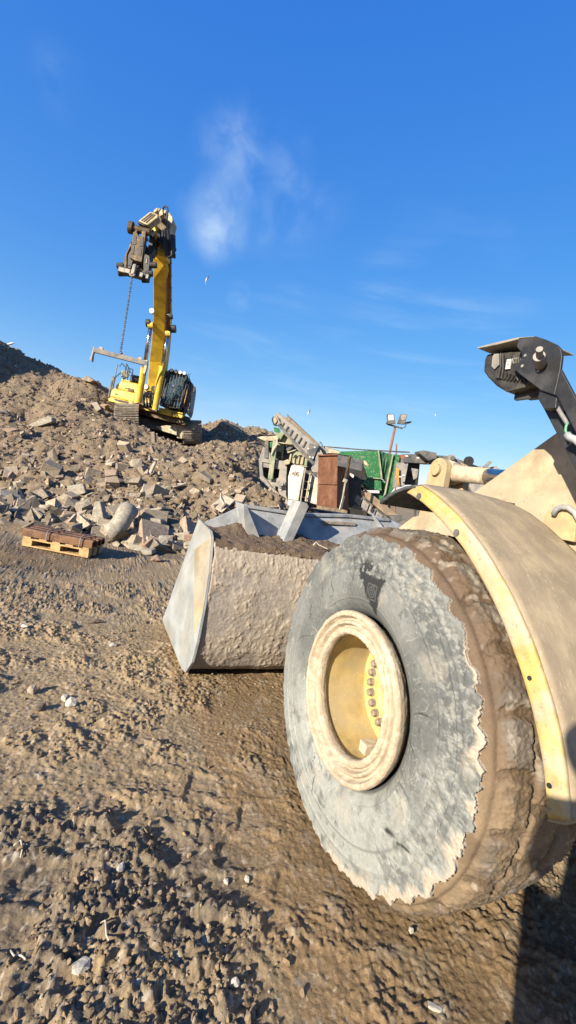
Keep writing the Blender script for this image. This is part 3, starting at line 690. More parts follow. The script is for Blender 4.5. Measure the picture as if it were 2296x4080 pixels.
ph = T2*38/(2*np.pi)+1.6*nper(3.5, 426); tooth = sstep(np.abs((ph % 1)-.5)*2, .25, .7)*(.35+.75*sstep(nper(13, 427), .30, .62))*1.15
edge_s = S712+.016*tooth+.016*(nper(14, 420)-.5)+.020*(fbm(np.cos(T2)*70, np.sin(T2)*70, 0*T2, 3, 423, .65)-.5)       # along-profile position where the bare sidewall ends
side = 1-sstep(S2, edge_s-.003, edge_s+.003)
palew = .002+.055*sstep(np.cos(T2-math.radians(215)), .1, .9)*sstep(nper(9, 424), .3, .6)
pale = sstep(S2, edge_s-palew-.010*nA*(palew > .004), edge_s-palew*.4)*(1-sstep(S2, edge_s+.003, edge_s+.008))
outer = 1-sstep(S2, .95, 1.1)
# relief
rec = (1-side)*(1-sstep(S2, S712+.05, S712+.12))
Xd = X2 + rec*.016 - pale*.004*nB
vv = (X2-.03)/.155; row_ = np.floor(vv); uu = T2*.762/.1905*1.0+row_*.5+.10*np.sin(vv*3.1)+.12*(fbm(Yt*4, Zt*4, X2*4, 2, 418)-.5)
du, dv_ = np.abs((uu % 1)-.5), np.abs((vv % 1)-.5); blk = 1-sstep(np.maximum(du*1.05, dv_), .36, .46)
tread = sstep(S2, S712+.03, S712+.09)*(1-sstep(S2, .95, 1.02))
wt_, _i = worley(T2*.762*38, X2*38, 470); wf_, _i = worley(T2*.762*85, X2*85+S2*20, 475)
Rd = R2 + tread*((blk-.6)*.014 + (fbm(Yt*6, Zt*6, X2*6, 3, 419)-.5)*.020 + (nA-.5)*.007 + wt_*.004 + wf_*.004) + side*(nA-.5)*.003 - rec*.016
rings = .0025*np.exp(-((R2-.56)/.004)**2)+.0025*np.exp(-((R2-.63)/.004)**2)+.002*np.exp(-((R2-.425)/.003)**2)+.002*np.exp(-((R2-.655)/.006)**2)
shred = sstep(R2, .52, .58)*(1-sstep(R2, .69, .71))*sstep(.6*nper(2.5, 431)+.25*np.cos(T2-2.6), .20, .45)
nS = fbm(Yt*34+Zt*20, Zt*52-Yt*16, 6, 4, 433, .65)
Xd = Xd - side*(rings*1.6 + shred*(nS-.5)*.010+shred*(nB-.5)*.006 + (nB-.5)*.003)
V = np.stack([Xd, Rd*np.cos(T2), WC[2]+Rd*np.sin(T2)], -1)
V[..., 2] = np.maximum(V[..., 2], .001+0*V[..., 2]-.012)
def lerp(a, b, t): return a*(1-t[..., None])+np.asarray(b)*t[..., None]
Cc = np.ones(T2.shape+(3,))*np.array([.145, .152, .146])
dust = sstep(fbm(Yt*5, Zt*5, 3, 4, 441), .35, .7)
Cc = lerp(Cc, [.255, .265, .25], dust*.8)
low_ = sstep(-np.sin(T2), -.1, .8); Cc = lerp(Cc, [.38, .395, .365], low_*.85*sstep(nA, .2, .55))
# scuffs: thin dark and light strokes
q1_ = fbm(Yt*9+3, Zt*9, 1.5, 3, 451); q2_ = fbm(Yt*9, Zt*9+7, 4.5, 3, 454)
def scratch(f, sd, wdt, m0):
    g_ = fbm(Yt*f+q1_*3, Zt*f*1.0+q2_*3, 2.5, 2, sd); return np.exp(-((g_-.5)/wdt)**2)*sstep(fbm(Yt*7, Zt*7, 3, 3, sd+1), m0, m0+.12)
Cc = lerp(Cc, [.50, .51, .46], np.clip(scratch(16, 460, .010, .44)*.5+scratch(30, 466, .012, .48)*.45, 0, 1))
Cc = lerp(Cc, [.06, .065, .065], np.clip(scratch(11, 470, .006, .56)*.7+sstep(fbm(Yt*30, Zt*30, 4, 4, 472, .6), .66, .74)*.5*sstep(q1_, .45, .6), 0, 1))
Cc = lerp(Cc, [.10, .11, .11], shred*sstep(nS, .52, .62)*.6); Cc = lerp(Cc, [.38, .385, .35], shred*(1-sstep(nS, .34, .46))*.5)
Cc = lerp(Cc, [.13, .14, .14], .45*np.exp(-((R2-.565)/.006)**2)+.4*np.exp(-((R2-.645)/.008)**2)+.5*(1-sstep(R2, .39, .46))*sstep(Zt, -.2, .3))
Cc = lerp(Cc, [.44, .40, .33], sstep(fbm(Yt*9, Zt*9, 13, 4, 455), .60, .72)*.35)
Cc = lerp(Cc, [.10, .11, .115], (1-sstep(R2, .372, .385))*.9)
# bare black patch with the worn moulded emblem
def tri_mask(a, b, c, soft=.012):
    m_ = 1e9
    pts_ = [np.array(q) for q in (a, b, c)]
    for i in range(3):
        p0, p1, p2 = pts_[i], pts_[(i+1) % 3], pts_[(i+2) % 3]; e = p1-p0; nn = np.array([-e[1], e[0]])/np.hypot(*e)
        if np.dot(nn, p2-p0) < 0: nn = -nn
        m_ = np.minimum(m_, (Yt-p0[0])*nn[0]+(Zt-p0[1])*nn[1])
    return sstep(m_+(nB-.5)*.03, -soft*.4, soft*.6)
bm_ = tri_mask((.10, .545), (-.10, .545), (-.065, .372)); bm2 = tri_mask((.13, .52), (.02, .60), (-.01, .5))*sstep(nB, .46, .54)
bm3 = sstep(nB, .5, .56)*np.exp(-((Yt-.05)/.12)**2-((Zt-.575)/.03)**2)
blackm = np.clip(bm_+bm2*.8+bm3, 0, 1)
er = np.hypot(Yt+.025, Zt-.475); emb = np.exp(-((er-.022)/.0025)**2)+np.exp(-((er-.010)/.0022)**2)+((np.abs(Yt+.025) < .034) & (np.abs(Zt-.475) < .034) & ((np.abs(Yt+.025) > .030) | (np.abs(Zt-.475) > .030)))
Cc = lerp(Cc, [.022, .024, .026], blackm*.96); Cc = lerp(Cc, [.16, .17, .17], np.clip(emb, 0, 1)*bm_*.7)
# a gouge low on the sidewall, and dark curved scrapes behind the rim
def cut(y0, z0, y1, z1, w_, k=1.0):
    d_ = np.array([y1-y0, z1-z0]); L_ = np.hypot(*d_); d_ /= L_; u_ = (Yt-y0)*d_[0]+(Zt-z0)*d_[1]; v_ = -(Yt-y0)*d_[1]+(Zt-z0)*d_[0]
    return k*sstep(u_, -.01, .02)*(1-sstep(u_, L_-.02, L_+.01))*np.exp(-((v_+.012*np.sin(u_*25))/(w_*(.4+.6*np.sin(np.clip(u_/L_, 0, 1)*3.1)))) **2)
def yz(px, py):
    q = AX(px, py, 0.0); return q[1], q[2]-.735
gouge = 0
for (a, b, w_, k_) in [((1545, 3295), (1590, 3350), .012, 1), ((1590, 3350), (1648, 3418), .006, 1), ((1655, 2845), (1745, 2872), .004, .8), ((1625, 2905), (1650, 2870), .005, .8),
                       ((1620, 2930), (1665, 3020), .004, .8), ((1600, 3110), (1640, 3190), .004, .6), ((1585, 3130), (1600, 3170), .006, .6), ((1255, 3170), (1275, 3090), .004, .8), ((1690, 3080), (1720, 3110), .008, .7),
                       ((1195, 2558), (1262, 2520), .0022, .8), ((1200, 3100), (1225, 3060), .003, .6)]:
    gouge = np.maximum(gouge, cut(*yz(*a), *yz(*b), w_, k_))
Cc = lerp(Cc, [.03, .035, .03], np.clip(gouge*(.5+nB), 0, 1))
Cc = lerp(Cc, [.48, .415, .33], pale)
# muddy tread
mudc = lerp(np.ones(T2.shape+(3,))*np.array([.15, .10, .06]), [.32, .235, .145], sstep(-np.sin(T2)-.25*np.cos(T2), -.35, .55)*(.6+.8*(nA-.3)))
mudc = lerp(mudc, [.20, .18, .155], tread*blk*sstep(fbm(Yt*5, Zt*5, X2*5, 3, 465)+.3*nB, .55, .70)*.75)
mudc = lerp(mudc, [.11, .075, .045], tread*(1-blk)*.45*sstep(nA, .35, .5))
mudc = lerp(mudc, [.44, .38, .31], sstep(fbm(Yt*22, Zt*22, X2*22, 4, 461), .64, .70)*.55*tread)
mudc = lerp(mudc, [.10, .07, .045], sstep(fbm(Yt*14, Zt*14, X2*14, 4, 463), .55, .68)*.5)
Cc = lerp(mudc, Cc, np.clip(side+pale, 0, 1)[..., None][..., 0]) if False else Cc*np.clip(side+pale, 0, 1)[..., None] + mudc*(1-np.clip(side+pale, 0, 1))[..., None]
Cc = np.concatenate([Cc, np.ones(T2.shape+(1,))], -1)
tyre = grid_mesh('tyre', V, nth, len(ss), M['tyre'], Cc, close_u=True, parent=wheel)
tyre['label'] = 'grey scuffed tyre sidewall with a ragged rim of mud'
# second front wheel and axle
WR = np.array([2.06, 0, .735])
mb = MB(); mb.lathe([(.0, .001), (.0, .30), (-.28, .30), (-.28, .27), (0, .25)], WR+np.array([-.02, 0, 0]), n=48); w2 = mb.build('wheel', M['hub'], loader, smooth=False)
mb = MB(); mb.lathe([(-x, r) for x, r in prof], WR, n=96); mb.build('tyre', M['soil'], w2, smooth=True)
mb = MB(); mb.tube([(.32, 0, .735), (1.75, 0, .735)], .16, 20); mb.tube([(.34, 0, .735), (.55, 0, .735)], .25, 20); mb.build('axle', M['darkgrey'], loader, smooth=False)
mb = MB(); mb.prism([(.76, .55, .55), (.76, .6, 1.0), (.76, .2, 1.35), (.76, -.9, 1.45), (.76, -1.5, 1.1), (.76, -1.5, .6)], (.54, 0, 0)); mb.build('front_frame', M['clevis'], loader, bevel=.02)
# ---- fender
inn = [(1623,1966),(1705,2016),(1818,2146),(1851,2197),(1940,2343),(2019,2500),(2080,2672),(2117,2819),(2154,2990),(2175,3205),(2190,3262)]
rid = [(1668,1934),(1761,1994),(1834,2078),(1930,2197),(2092,2500),(2141,2623),(2184,2764),(2221,2929),(2252,3113),(2262,3272)]
XF = .08
def polar(L, X):
    q = np.array([AX(a[0], a[1], X) for a in L]); return np.arctan2(q[:, 2]-.735, q[:, 1]), np.hypot(q[:, 1], q[:, 2]-.735)
ai, ri = polar(inn, XF); ar, rr_ = polar(rid, XF)
ai = np.unwrap(ai); ar = np.unwrap(ar)
def arcs(u):
    """u 0..1 from the front end of the fender to its rear foot; returns (angle, radius) of the inner and the ridge line"""
    a1 = ai[0]+(ai[-1]-ai[0])*u; a2 = ar[0]+(ar[-1]-ar[0])*u
    r1 = np.polyval(np.polyfit(ai, ri, 4), a1); r2 = np.polyval(np.polyfit(ar, rr_, 4), a2)
    return a1, r1, a2, r2
U = np.linspace(0, 1, 90)
rows = []
for u in U:
    a1, r1, a2, r2 = arcs(u)
    def pt(X, a, r): return np.array([X, r*math.cos(a), .735+r*math.sin(a)])
    row = [pt(.62, a1, r1-.0), pt(.12, a1, r1+.0), pt(.10, a1, r1), pt(XF, a1, r1+.002)]
    for k_ in np.linspace(.1, .9, 6): row.append(pt(XF-.004, a1+(a2-a1)*k_, r1+(r2-.004-r1)*k_))
    row += [pt(XF+.002, a2, r2-.003), pt(XF+.012, a2, r2+.002)]
    for X in np.linspace(.12, .64, 26): row.append(pt(X, a2, r2+.006+.012*math.sin((X-.12)/.52*3.1)))
    row += [pt(.645, a2, r2-.01), pt(.64, a1, r1)]
    rows.append(row)
Vf = np.array(rows); k_ = Vf.shape[1]
nn = (fbm(Vf[..., 0]*9, Vf[..., 1]*9, Vf[..., 2]*9, 3, 470)-.5)*.008+(fbm(Vf[..., 0]*60, Vf[..., 1]*18, Vf[..., 2]*18, 3, 471)-.5)*.003
ctr = np.stack([Vf[..., 0]*0, Vf[..., 1], Vf[..., 2]-.735], -1); ctr /= np.linalg.norm(ctr, axis=-1, keepdims=True)
Vf = Vf + ctr*nn[..., None]
# the edge strip and the top are one pressed sheet, the strip is the worn yellow sub-part
fen = grid_mesh('fender', np.concatenate([Vf[:, 11:], Vf[:, :1]], 1), 90, k_-11+1, M['fender'], parent=loader)
so_ = fen.modifiers.new('so', 'SOLIDIFY'); so_.thickness = .006; so_.offset = 0
lip = grid_mesh('fender_edge', Vf[:, 1:12], 90, 11, M['fenderedge'], parent=fen)
so_ = lip.modifiers.new('so', 'SOLIDIFY'); so_.thickness = .005; so_.offset = 0
for q in [(1672, 1978), (1822, 2123)]:
    c = AX(q[0], q[1], XF-.004); mb = MB(); mb.tube([c+np.array([.01, 0, 0]), c-np.array([.006, 0, 0])], .014, 14); mb.build('bolt', M['darkgrey'], fen)
for q in [(2113, 2702), (2192, 3130)]:
    c = AX(q[0], q[1], XF-.004); mb = MB(); mb.tube([c+np.array([.01, 0, 0]), c-np.array([.0045, 0, 0])], .0075, 12); mb.build('bolt_hole', M['black'], fen)
mb = MB()      # foot plate closing the rear end of the fender
a1, r1, a2, r2 = arcs(1.0)
q1 = np.array([XF, r1*math.cos(a1), .735+r1*math.sin(a1)]); q2 = np.array([XF, r2*math.cos(a2), .735+r2*math.sin(a2)])
mb.prism([q1, q2, q2+np.array([.56, 0, 0]), q1+np.array([.56, 0, 0])], (0, 0, -.012)); mb.build('foot_plate', M['fender'], fen, bevel=.002)
# rubber flap on the front end
rows = []
for u in np.linspace(0, 1, 30):
    row = []
    for v in np.linspace(0, 1, 40):
        X = .075+.58*v; Y = -.075+.255*u+.012*math.sin(v*9)*u; Z = 1.700+.012*v-.015*u-.085*u**2.2
        jag = .018*(float(vnoise(v*22, 0, 0, 480))-.5)*u; row.append((X+.008*(float(vnoise(u*20, 1, 0, 481))-.5), Y+jag, Z))
    rows.append(row)
fl = grid_mesh('rubber_flap', np.array(rows), 30, 40, M['darkgrey'], parent=fen); so_ = fl.modifiers.new('so', 'SOLIDIFY'); so_.thickness = .014
# ---- lift arms
armp = [(-.55, 2.355), (-.172, 2.057), (.237, 1.738), (.50, 1.60), (.680, 1.543), (.84, 1.42), (1.2, 1.0), (1.52, .50), (1.42, .38), (1.1, .68), (.7, 1.02), (.2, 1.22), (-.4, 1.40), (-.75, 1.75), (-.8, 2.15)]
for X in (.70, 1.30):
    mb = MB(); mb.prism([(X, y, z) for y, z in armp], (.06, 0, 0)); a_ = mb.build('lift_arm', M['arm'], loader, bevel=.006)
mb = MB(); mb.tube([(.76, .62, 1.25), (1.30, .62, 1.25)], .09, 16); mb.build('cross_tube', M['clevis'], loader)
# ---- bell crank with its two ears
def ear(X, th):
    c = AX(1742, 1872, .93); y0, z0 = c[1], c[2]; r = .083
    pts = [(X, y0-r*math.cos(t), z0+r*math.sin(t)) for t in np.linspace(0, math.pi, 18)] + [(X, y0+r+.01, z0-.42), (X, y0-r-.01, z0-.42)]
    return pts, (th, 0, 0), (y0, z0)
bell = None
pts, vec, (y0, z0) = ear(.93, .055); mb = MB(); mb.prism(pts, vec); bell = mb.build('bell_crank', M['clevis'], loader, bevel=.006)
pts, vec, _e = ear(1.10, .055); mb = MB(); mb.prism(pts, vec); mb.build('crank_ear', M['clevis'], bell, bevel=.006)
mb = MB(); mb.tube([(.905, y0, z0), (1.17, y0, z0)], .042, 24); mb.build('pin', M['clevis'], bell, bevel=.004)
mb = MB(); mb.tube([(.99, y0, z0), (1.095, y0, z0)], .082, 24)
rows = []
mb.tube([(1.042, y0-.05, z0-.004), (1.042, y0-.12, z0-.004), (1.042, y0-.33, z0-.006)], [.075, .056, .052], 24)
tc_ = mb.build('tilt_cylinder', M['rim'], loader, smooth=True)
mb = MB(); mb.tube([(1.042, y0-.332, z0-.006), (1.042, y0-1.3, z0-.02)], .050, 32); mb.build('rod', M['chrome'], tc_, smooth=True)
mb = MB(); mb.tube([(1.042, y0-1.0, z0-.02), (1.042, y0-2.0, z0-.06)], .085, 24); mb.build('cylinder_barrel', M['clevis'], tc_)
mb = MB(); mb.prism([(.95, y0+.11, z0-.42), (.95, y0-.14, z0-.42), (.95, y0-.1, z0-.9), (.95, y0+.35, z0-1.1)], (.18, 0, 0)); mb.build('crank_body', M['clevis'], bell, bevel=.01)
# small lug and hose at the right edge
mb = MB(); c = AX(2235, 2055, .66); mb.prism([(c[0], c[1]+.07*math.cos(t), c[2]+.05*math.sin(t)-.01) for t in np.linspace(0, math.pi, 14)]+[(c[0], c[1]-.08, c[2]-.1), (c[0], c[1]+.08, c[2]-.1)], (.03, 0, 0))
lug_ = mb.build('lug', M['clevis'], loader, bevel=.004)
mb = MB(); pth = [AX(*q, .645) for q in [(2205, 2052), (2216, 2030), (2240, 2020), (2266, 2024), (2290, 2042), (2310, 2080)]]; mb.tube(pth, .012, 10); mb.build('hose', M['spill'], lug_, smooth=True)
# ---- head lamp bracket
XB = .27
def bprism(pts, X, th): return MB().prism([AX(*zF(*q), X) for q in pts], (th, 0, 0))
br = bprism([(700,140),(910,125),(1050,170),(1190,235),(1240,290),(1255,380),(1235,550),(1160,885),(980,820),(720,620),(620,535),(622,478),(690,472),(725,440),(738,370),(720,320),(670,260)], XB, .012).build('lamp_bracket', M['bracket'], loader, bevel=.003)
bprism([(1237,548),(1440,930),(1600,1240),(1600,1700),(1436,1372),(1190,898),(1163,884)], XB-.001, .014).build('bracket_arm', M['bracket'], br, bevel=.003)
bprism([(935,915),(1160,885),(1190,905),(1300,1130),(1436,1380),(1600,1700),(1600,2150),(1436,1860),(1020,1062)], XB+.07, .012).build('bracket_arm', M['bracket'], br, bevel=.003)
bprism([(970,820),(1165,885),(1190,905),(1175,1050),(1020,1060),(940,915)], XB+.012, .07).build('bracket_web', M['bracket'], br, bevel=.003)
bprism([(655,815),(760,790),(960,770),(985,850),(940,905),(900,920),(650,952),(632,935)], XB+.10, .012).build('bracket_web', M['bracket'], br, bevel=.003)
bprism([(165,268),(400,205),(690,140),(900,126),(900,146),(700,165),(420,235),(175,285)], XB, .24).build('visor', M['greysteel'], br, bevel=.002)
hp = [(255,430),(285,355),(480,320),(735,318),(770,500),(870,700),(830,765),(650,815),(520,832),(400,760),(290,650),(243,580)]
hs = bprism(hp, XB+.05, .17).build('finned_housing', M['fins'], br, bevel=.012)
mb = MB()
for k_ in range(9):
    u0 = 500+k_*28; v0 = 350+k_*6
    pth = [AX(*zF(u0-30, v0), XB+.043), AX(*zF(u0-28+k_*3, 520+k_*8), XB+.04), AX(*zF(u0-60+k_*14, 660+k_*6), XB+.045), AX(*zF(u0-110+k_*22, 700+k_*9), XB+.06)]
    if k_ in (2, 3, 4, 5): pth = [AX(*zF(u0-40+k_*16, 560+k_*16), XB+.042)]+pth[2:]
    mb.tube(pth, .0048, 6)
mb.build('fins', M['fins'], br)
mb = MB(); 
for k_ in range(10):
    a_ = zF(540+k_*26, 820-abs(k_-1)*7); b_ = a_; mb.tube([AX(*a_, XB+.05), AX(*a_, XB+.215)], .0055, 6)
mb.build('fins', M['fins'], br)
c = AX(*zF(405, 470), XB+.045)
mb = MB(); mb.prism([AX(*zF(*q), XB+.048) for q in [(375,400),(400,360),(455,355),(460,500),(400,560),(365,520)]], (-.008, 0, 0)); mb.build('cover_plate', M['greysteel'], br, bevel=.002)
for pts in ([(548,425),(602,418),(580,545),(525,550)], [(618,412),(678,402),(672,462),(626,476)]):
    s1 = MB().prism([AX(*zF(*q), XB+.040) for q in pts], (.006, 0, 0)).build('sticker', M['sticker'], br)
    c4 = [np.array(q, float) for q in pts]; mb = MB()
    for v_ in (.25, .4, .55, .8):
        a_ = c4[0]+(c4[3]-c4[0])*v_; b_ = c4[1]+(c4[2]-c4[1])*v_; a2_ = a_+(b_-a_)*.15; b2_ = a_+(b_-a_)*.8
        mb.bar(AX(*zF(*a2_), XB+.039), AX(*zF(*b2_), XB+.039), .001, .0016, up=(1, 0, 0))
    mb.build('print_lines', M['ink'], br)
c = AX(*zF(985, 495), XB); mb = MB(); mb.tube([c, c+np.array([-.055, -.03, .012])], .021, 18); mb.tube([c+np.array([-.05, -.028, .011]), c+np.array([-.09, -.055, .022])], .012, 14)
mb.build('peg', M['greysteel'], br, bevel=.002)
for q in [(785, 375), (748, 510), (950, 575)]:
    c = AX(*zF(*q), XB-.001); MB().tube([c+np.array([.004, 0, 0]), c-np.array([.0025, 0, 0])], .006, 10).build('bolt', M['greysteel'], br)
mb = MB(); mb.tube([AX(*zF(*q), XB+.03) for q in [(1180, 1000), (1205, 1060), (1260, 1150), (1300, 1210), (1330, 1260)]], .008, 8); mb.build('cable', M['greysteel'], br, smooth=True)
mb = MB(); mb.tube([AX(*zF(*q), XB+.02) for q in [(1325, 1240), (1305, 1290), (1300, 1340), (1325, 1400)]], .0045, 6); mb.build('cable', M['greenwire'], br, smooth=True)
mb = MB(); mb.tube([AX(*zF(*q), XB+.01) for q in [(1320, 1390), (1360, 1430), (1420, 1450), (1480, 1500), (1600, 1580)]], .013, 8); mb.build('hose', M['spill'], br, smooth=True)

# ---- bucket
shp = [(1.98, 1.082), (1.70, 1.088), (1.635, 1.085), (1.59, 1.04), (1.555, .93), (1.535, .78), (1.53, .6), (1.545, .42), (1.575, .25), (1.63, .12), (1.71, .055), (1.85, .03), (2.3, .022), (2.82, .02)]
pp = np.array(shp); s_ = np.concatenate([[0], np.cumsum(np.hypot(*np.diff(pp, axis=0).T))])
ss = np.concatenate([np.linspace(0, .3, 12), np.arange(.31, 1.55, .0065), np.linspace(1.56, s_[-1], 14)])
yy, zz = np.interp(ss, s_, pp[:, 0]), np.interp(ss, s_, pp[:, 1])
yy[3:-3] = np.convolve(yy, np.ones(7)/7, 'valid'); zz[3:-3] = np.convolve(zz, np.ones(7)/7, 'valid')
xx = np.concatenate([np.arange(-.275, 1.2, .0065), np.linspace(1.22, 2.345, 60)])
XX, YY = np.meshgrid(xx, yy, indexing='ij'); ZZg = np.broadcast_to(zz, XX.shape); SS = np.broadcast_to(ss, XX.shape)
na = fbm(XX*6, ZZg*6, YY*6, 4, 601); nb = fbm(XX*42, ZZg*34, YY*30, 4, 602, .66); nc = fbm(XX*75, ZZg*75, YY*75, 3, 603)
vis = sstep(SS, .30, .36)*(1-sstep(SS, 1.45, 1.55))
cake = sstep(na, .36, .58)
lumpy = np.clip(nb-.46, 0, 1)
Yb = YY - vis*(cake*.006 + lumpy*.026*(.2+.8*cake) + (nc-.5)*.005)
Cb = np.ones(XX.shape+(3,))*np.array([.47, .395, .31])
Cb = lerp(Cb, [.38, .345, .30], (1-cake)*.8); Cb = lerp(Cb, [.55, .47, .38], sstep(nb, .5, .62)*.6)
# brown soil hanging over the upper edge, a bare blue-grey stretch on the right
dl = .385+.09*fbm(XX*2.6, 0, 0, 3, 605)*sstep(XX, -.05, .25)+.05*(fbm(XX*14, 0, 0, 3, 606)-.5)-.03
soilm = 1-sstep(SS, dl-.006, dl+.006); Cb = lerp(Cb, [.20, .14, .09], soilm*sstep(SS, .2, .25)); Yb = Yb - soilm*vis*(.012+.02*np.clip(nb-.4, 0, 1))
bare = np.exp(-((XX-.72)/.12)**2)*(1-sstep(SS, .45, .47))*sstep(SS, .33, .36)*(1-soilm); Cb = lerp(Cb, [.36, .385, .41], np.clip(bare*1.5, 0, 1))
Cb = np.concatenate([Cb, np.ones(XX.shape+(1,))], -1)
M['bshell'] = vcol_mat('caked_bucket_mud', 1.0, .6, 60, .008, .2, .12)
bucket = grid_mesh('bucket', np.stack([XX, Yb, ZZg], -1), len(xx), len(yy), M['bshell'], Cb, parent=loader)
so_ = bucket.modifiers.new('so', 'SOLIDIFY'); so_.thickness = .018; so_.offset = -1
outl = [(2.151, 1.171), (1.72, 1.145), (1.645, 1.105), (1.618, 1.05), (1.545, .86), (1.518, .6), (1.53, .34), (1.57, .17), (1.70, .03), (1.83, .0), (2.80, .004), (2.83, .11)]
for X0, sg in ((-.295, -1), (2.35, 1)):
    mb = MB(); mb.prism([(X0, y, z) for y, z in outl], (-sg*.018, 0, 0)); sp_ = mb.build('side_plate', M['sideplate'], bucket, bevel=.004)
    # pressed outer skin with the fold lines
    T_, R_, Q_ = (X0+sg*.045, 1.93, .95), (X0+sg*.085, 2.50, .16), (X0+sg*.016, 1.60, .36)
    O_ = [(X0+sg*.003, y, z) for y, z in outl]
    vs = O_+[T_, R_, Q_]; a = len(O_); t_, r_, q_ = a, a+1, a+2
    tr = [(0, t_, r_), (0, 1, t_), (1, 2, t_), (2, 3, t_), (3, 4, t_), (4, 5, t_), (5, q_, t_), (t_, q_, r_), (5, 6, q_), (6, 7, q_), (7, 8, q_), (8, 9, q_), (9, r_, q_), (0, r_, 11)]
    if sg > 0: tr = [f[::-1] for f in tr]
    ft = [f for f in tr if t_ in f and ({3, 4, 5} & set(f)) and r_ not in f]; fo = [f for f in tr if f not in ft]
    mb = MB(); mb.add(vs, fo); mb.build('pressed_skin', M['sideplate'], bucket)
    ids = sorted({i for f in ft for i in f}); mb = MB(); mb.add([vs[i] for i in ids], [tuple(ids.index(i) for i in f) for f in ft]); mb.build('pressed_skin', M['platetan'], bucket)
    tr2 = [(9, 10, r_), (10, 11, r_)]
    if sg > 0: tr2 = [f[::-1] for f in tr2]
    mb = MB(); ring_ = [vs[9], vs[10], vs[11], vs[r_]]; mb.add(ring_, [f for f in ([(0, 1, 3), (1, 2, 3)] if sg < 0 else [(3, 1, 0), (3, 2, 1)])]); mb.build('mud_smear', M['tanmud'], bucket)
top = [(-.27, 1.165), (.08, 1.358), (.62, 1.36), (1.15, 1.42), (1.65, 1.447), (2.0, 1.36), (2.33, 1.165)]
mb = MB(); mb.prism([(-.27, 1.95, 1.06)]+[(x, 1.95+.2*(z-1.06)/.32, z) for x, z in top]+[(2.33, 1.95, 1.06)], (0, .016, 0)); mb.build('spill_guard', M['spill'], bucket, bevel=.003)
mb = MB()
for (x0_, z0_), (x1_, z1_) in zip(top[1:4], top[2:5]):
    mb.bar((x0_+(.0), 1.95+.2*(z0_-1.06)/.32-.012, z0_-.012), (x1_-.004, 1.95+.2*(z1_-1.06)/.32-.012, z1_-.012), .05, .028)
mb.build('top_lip', M['spill'], bucket, bevel=.003)
mb = MB(); mb.bar((.86, 2.09, 1.315), (1.22, 2.12, 1.34), .04, .03); mb.build('top_lip', M['bmud'], bucket, bevel=.004)
zG = fr(600, 1950, .75862)
for Yg, th_, pts in ((1.86, .22, [(487, 78), (507, 84), (580, 268), (560, 275), (520, 262), (494, 200)]), (1.84, .18, [(788, 64), (822, 72), (832, 90), (735, 300), (694, 290), (700, 265)])):
    mb = MB(); mb.prism([AYp(*zG(*q), Yg) for q in pts], (.006, th_, 0)); mb.build('gusset', M['spill'], bucket, bevel=.003)
for (xt, zt, xb, yb_) in ((1.42, 1.478, 1.60, 1.66), (1.95, 1.372, 1.86, 1.72)):
    yt = 1.95+.2*(zt-1.06)/.32-.02
    p0 = np.array([xt, yt, zt]); p1 = np.array([xt, yt-.04, zt-.01]); p2 = np.array([xb, yb_, 1.075]); p3 = np.array([xb, 1.955, 1.075])
    mb = MB(); mb.prism([p0, p1, p2, p3], (.016, 0, 0)); mb.build('gusset', M['spill'], bucket, bevel=.002)
mb = MB(); mb.prism([(-.27, 2.80, .03), (-.27, 3.0, .0), (-.27, 3.0, .012), (-.27, 2.80, .045)], (2.6, 0, 0)); mb.build('cutting_edge', M['spill'], bucket, bevel=.003)
# soil lying behind the spill guard
xx = np.arange(-.27, 2.33, .011); yy = np.arange(1.585, 1.99, .011); XX, YY = np.meshgrid(xx, yy, indexing='ij')
hgt = 1.092 + .055*fbm(XX*3, YY*3, 0, 3, 611)*sstep(YY, 1.6, 1.9) + .05*(fbm(XX*16, YY*16, 0, 4, 612, .6)-.5) + .02*sstep(YY, 1.8, 1.98) + .07*np.exp(-((XX+.02)/.13)**2)*sstep(YY, 1.75, 1.97) + .05*np.exp(-((XX-.55)/.12)**2)*sstep(YY, 1.7, 1.97)
hgt = hgt - .05*(1-sstep(YY, 1.585, 1.615))
so2 = grid_mesh('loose_soil', np.stack([XX, YY, hgt], -1), len(xx), len(yy), M['soil'], flip=True, origin=(1.03, 1.8, 1.08)); tag(so2, 'brown soil left on the top ledge of the bucket', 'soil', kind='stuff')
N = 260; xs = rng.uniform(-.25, 1.4, N); ys = rng.uniform(1.6, 1.95, N)
hi = hgt[np.clip(((xs+.27)/.011).astype(int), 0, len(xx)-1), np.clip(((ys-1.585)/.011).astype(int), 0, len(yy)-1)]
tag(scatter('soil_crumbs', np.stack([xs, ys, hi-.003], -1), .008+.02*rng.random(N)**2, asp_(N, 0), M['soil'], ico=True), 'crumbs of soil on the bucket ledge', 'soil crumbs', kind='stuff')
mb = MB(); c = AYp(1262, 2170, 1.70); c2 = AYp(1300, 2185, 1.66)
mb.tube([c+np.array([-.03, 0, -.01]), c+np.array([-.01, 0, .02]), c+np.array([.02, 0, .0]), c2, c2+np.array([.04, 0, -.01])], .006, 6); tag(mb.build('root_piece', M['root'], smooth=True), 'curled pale root lying on the bucket soil beside the tyre', 'root piece')
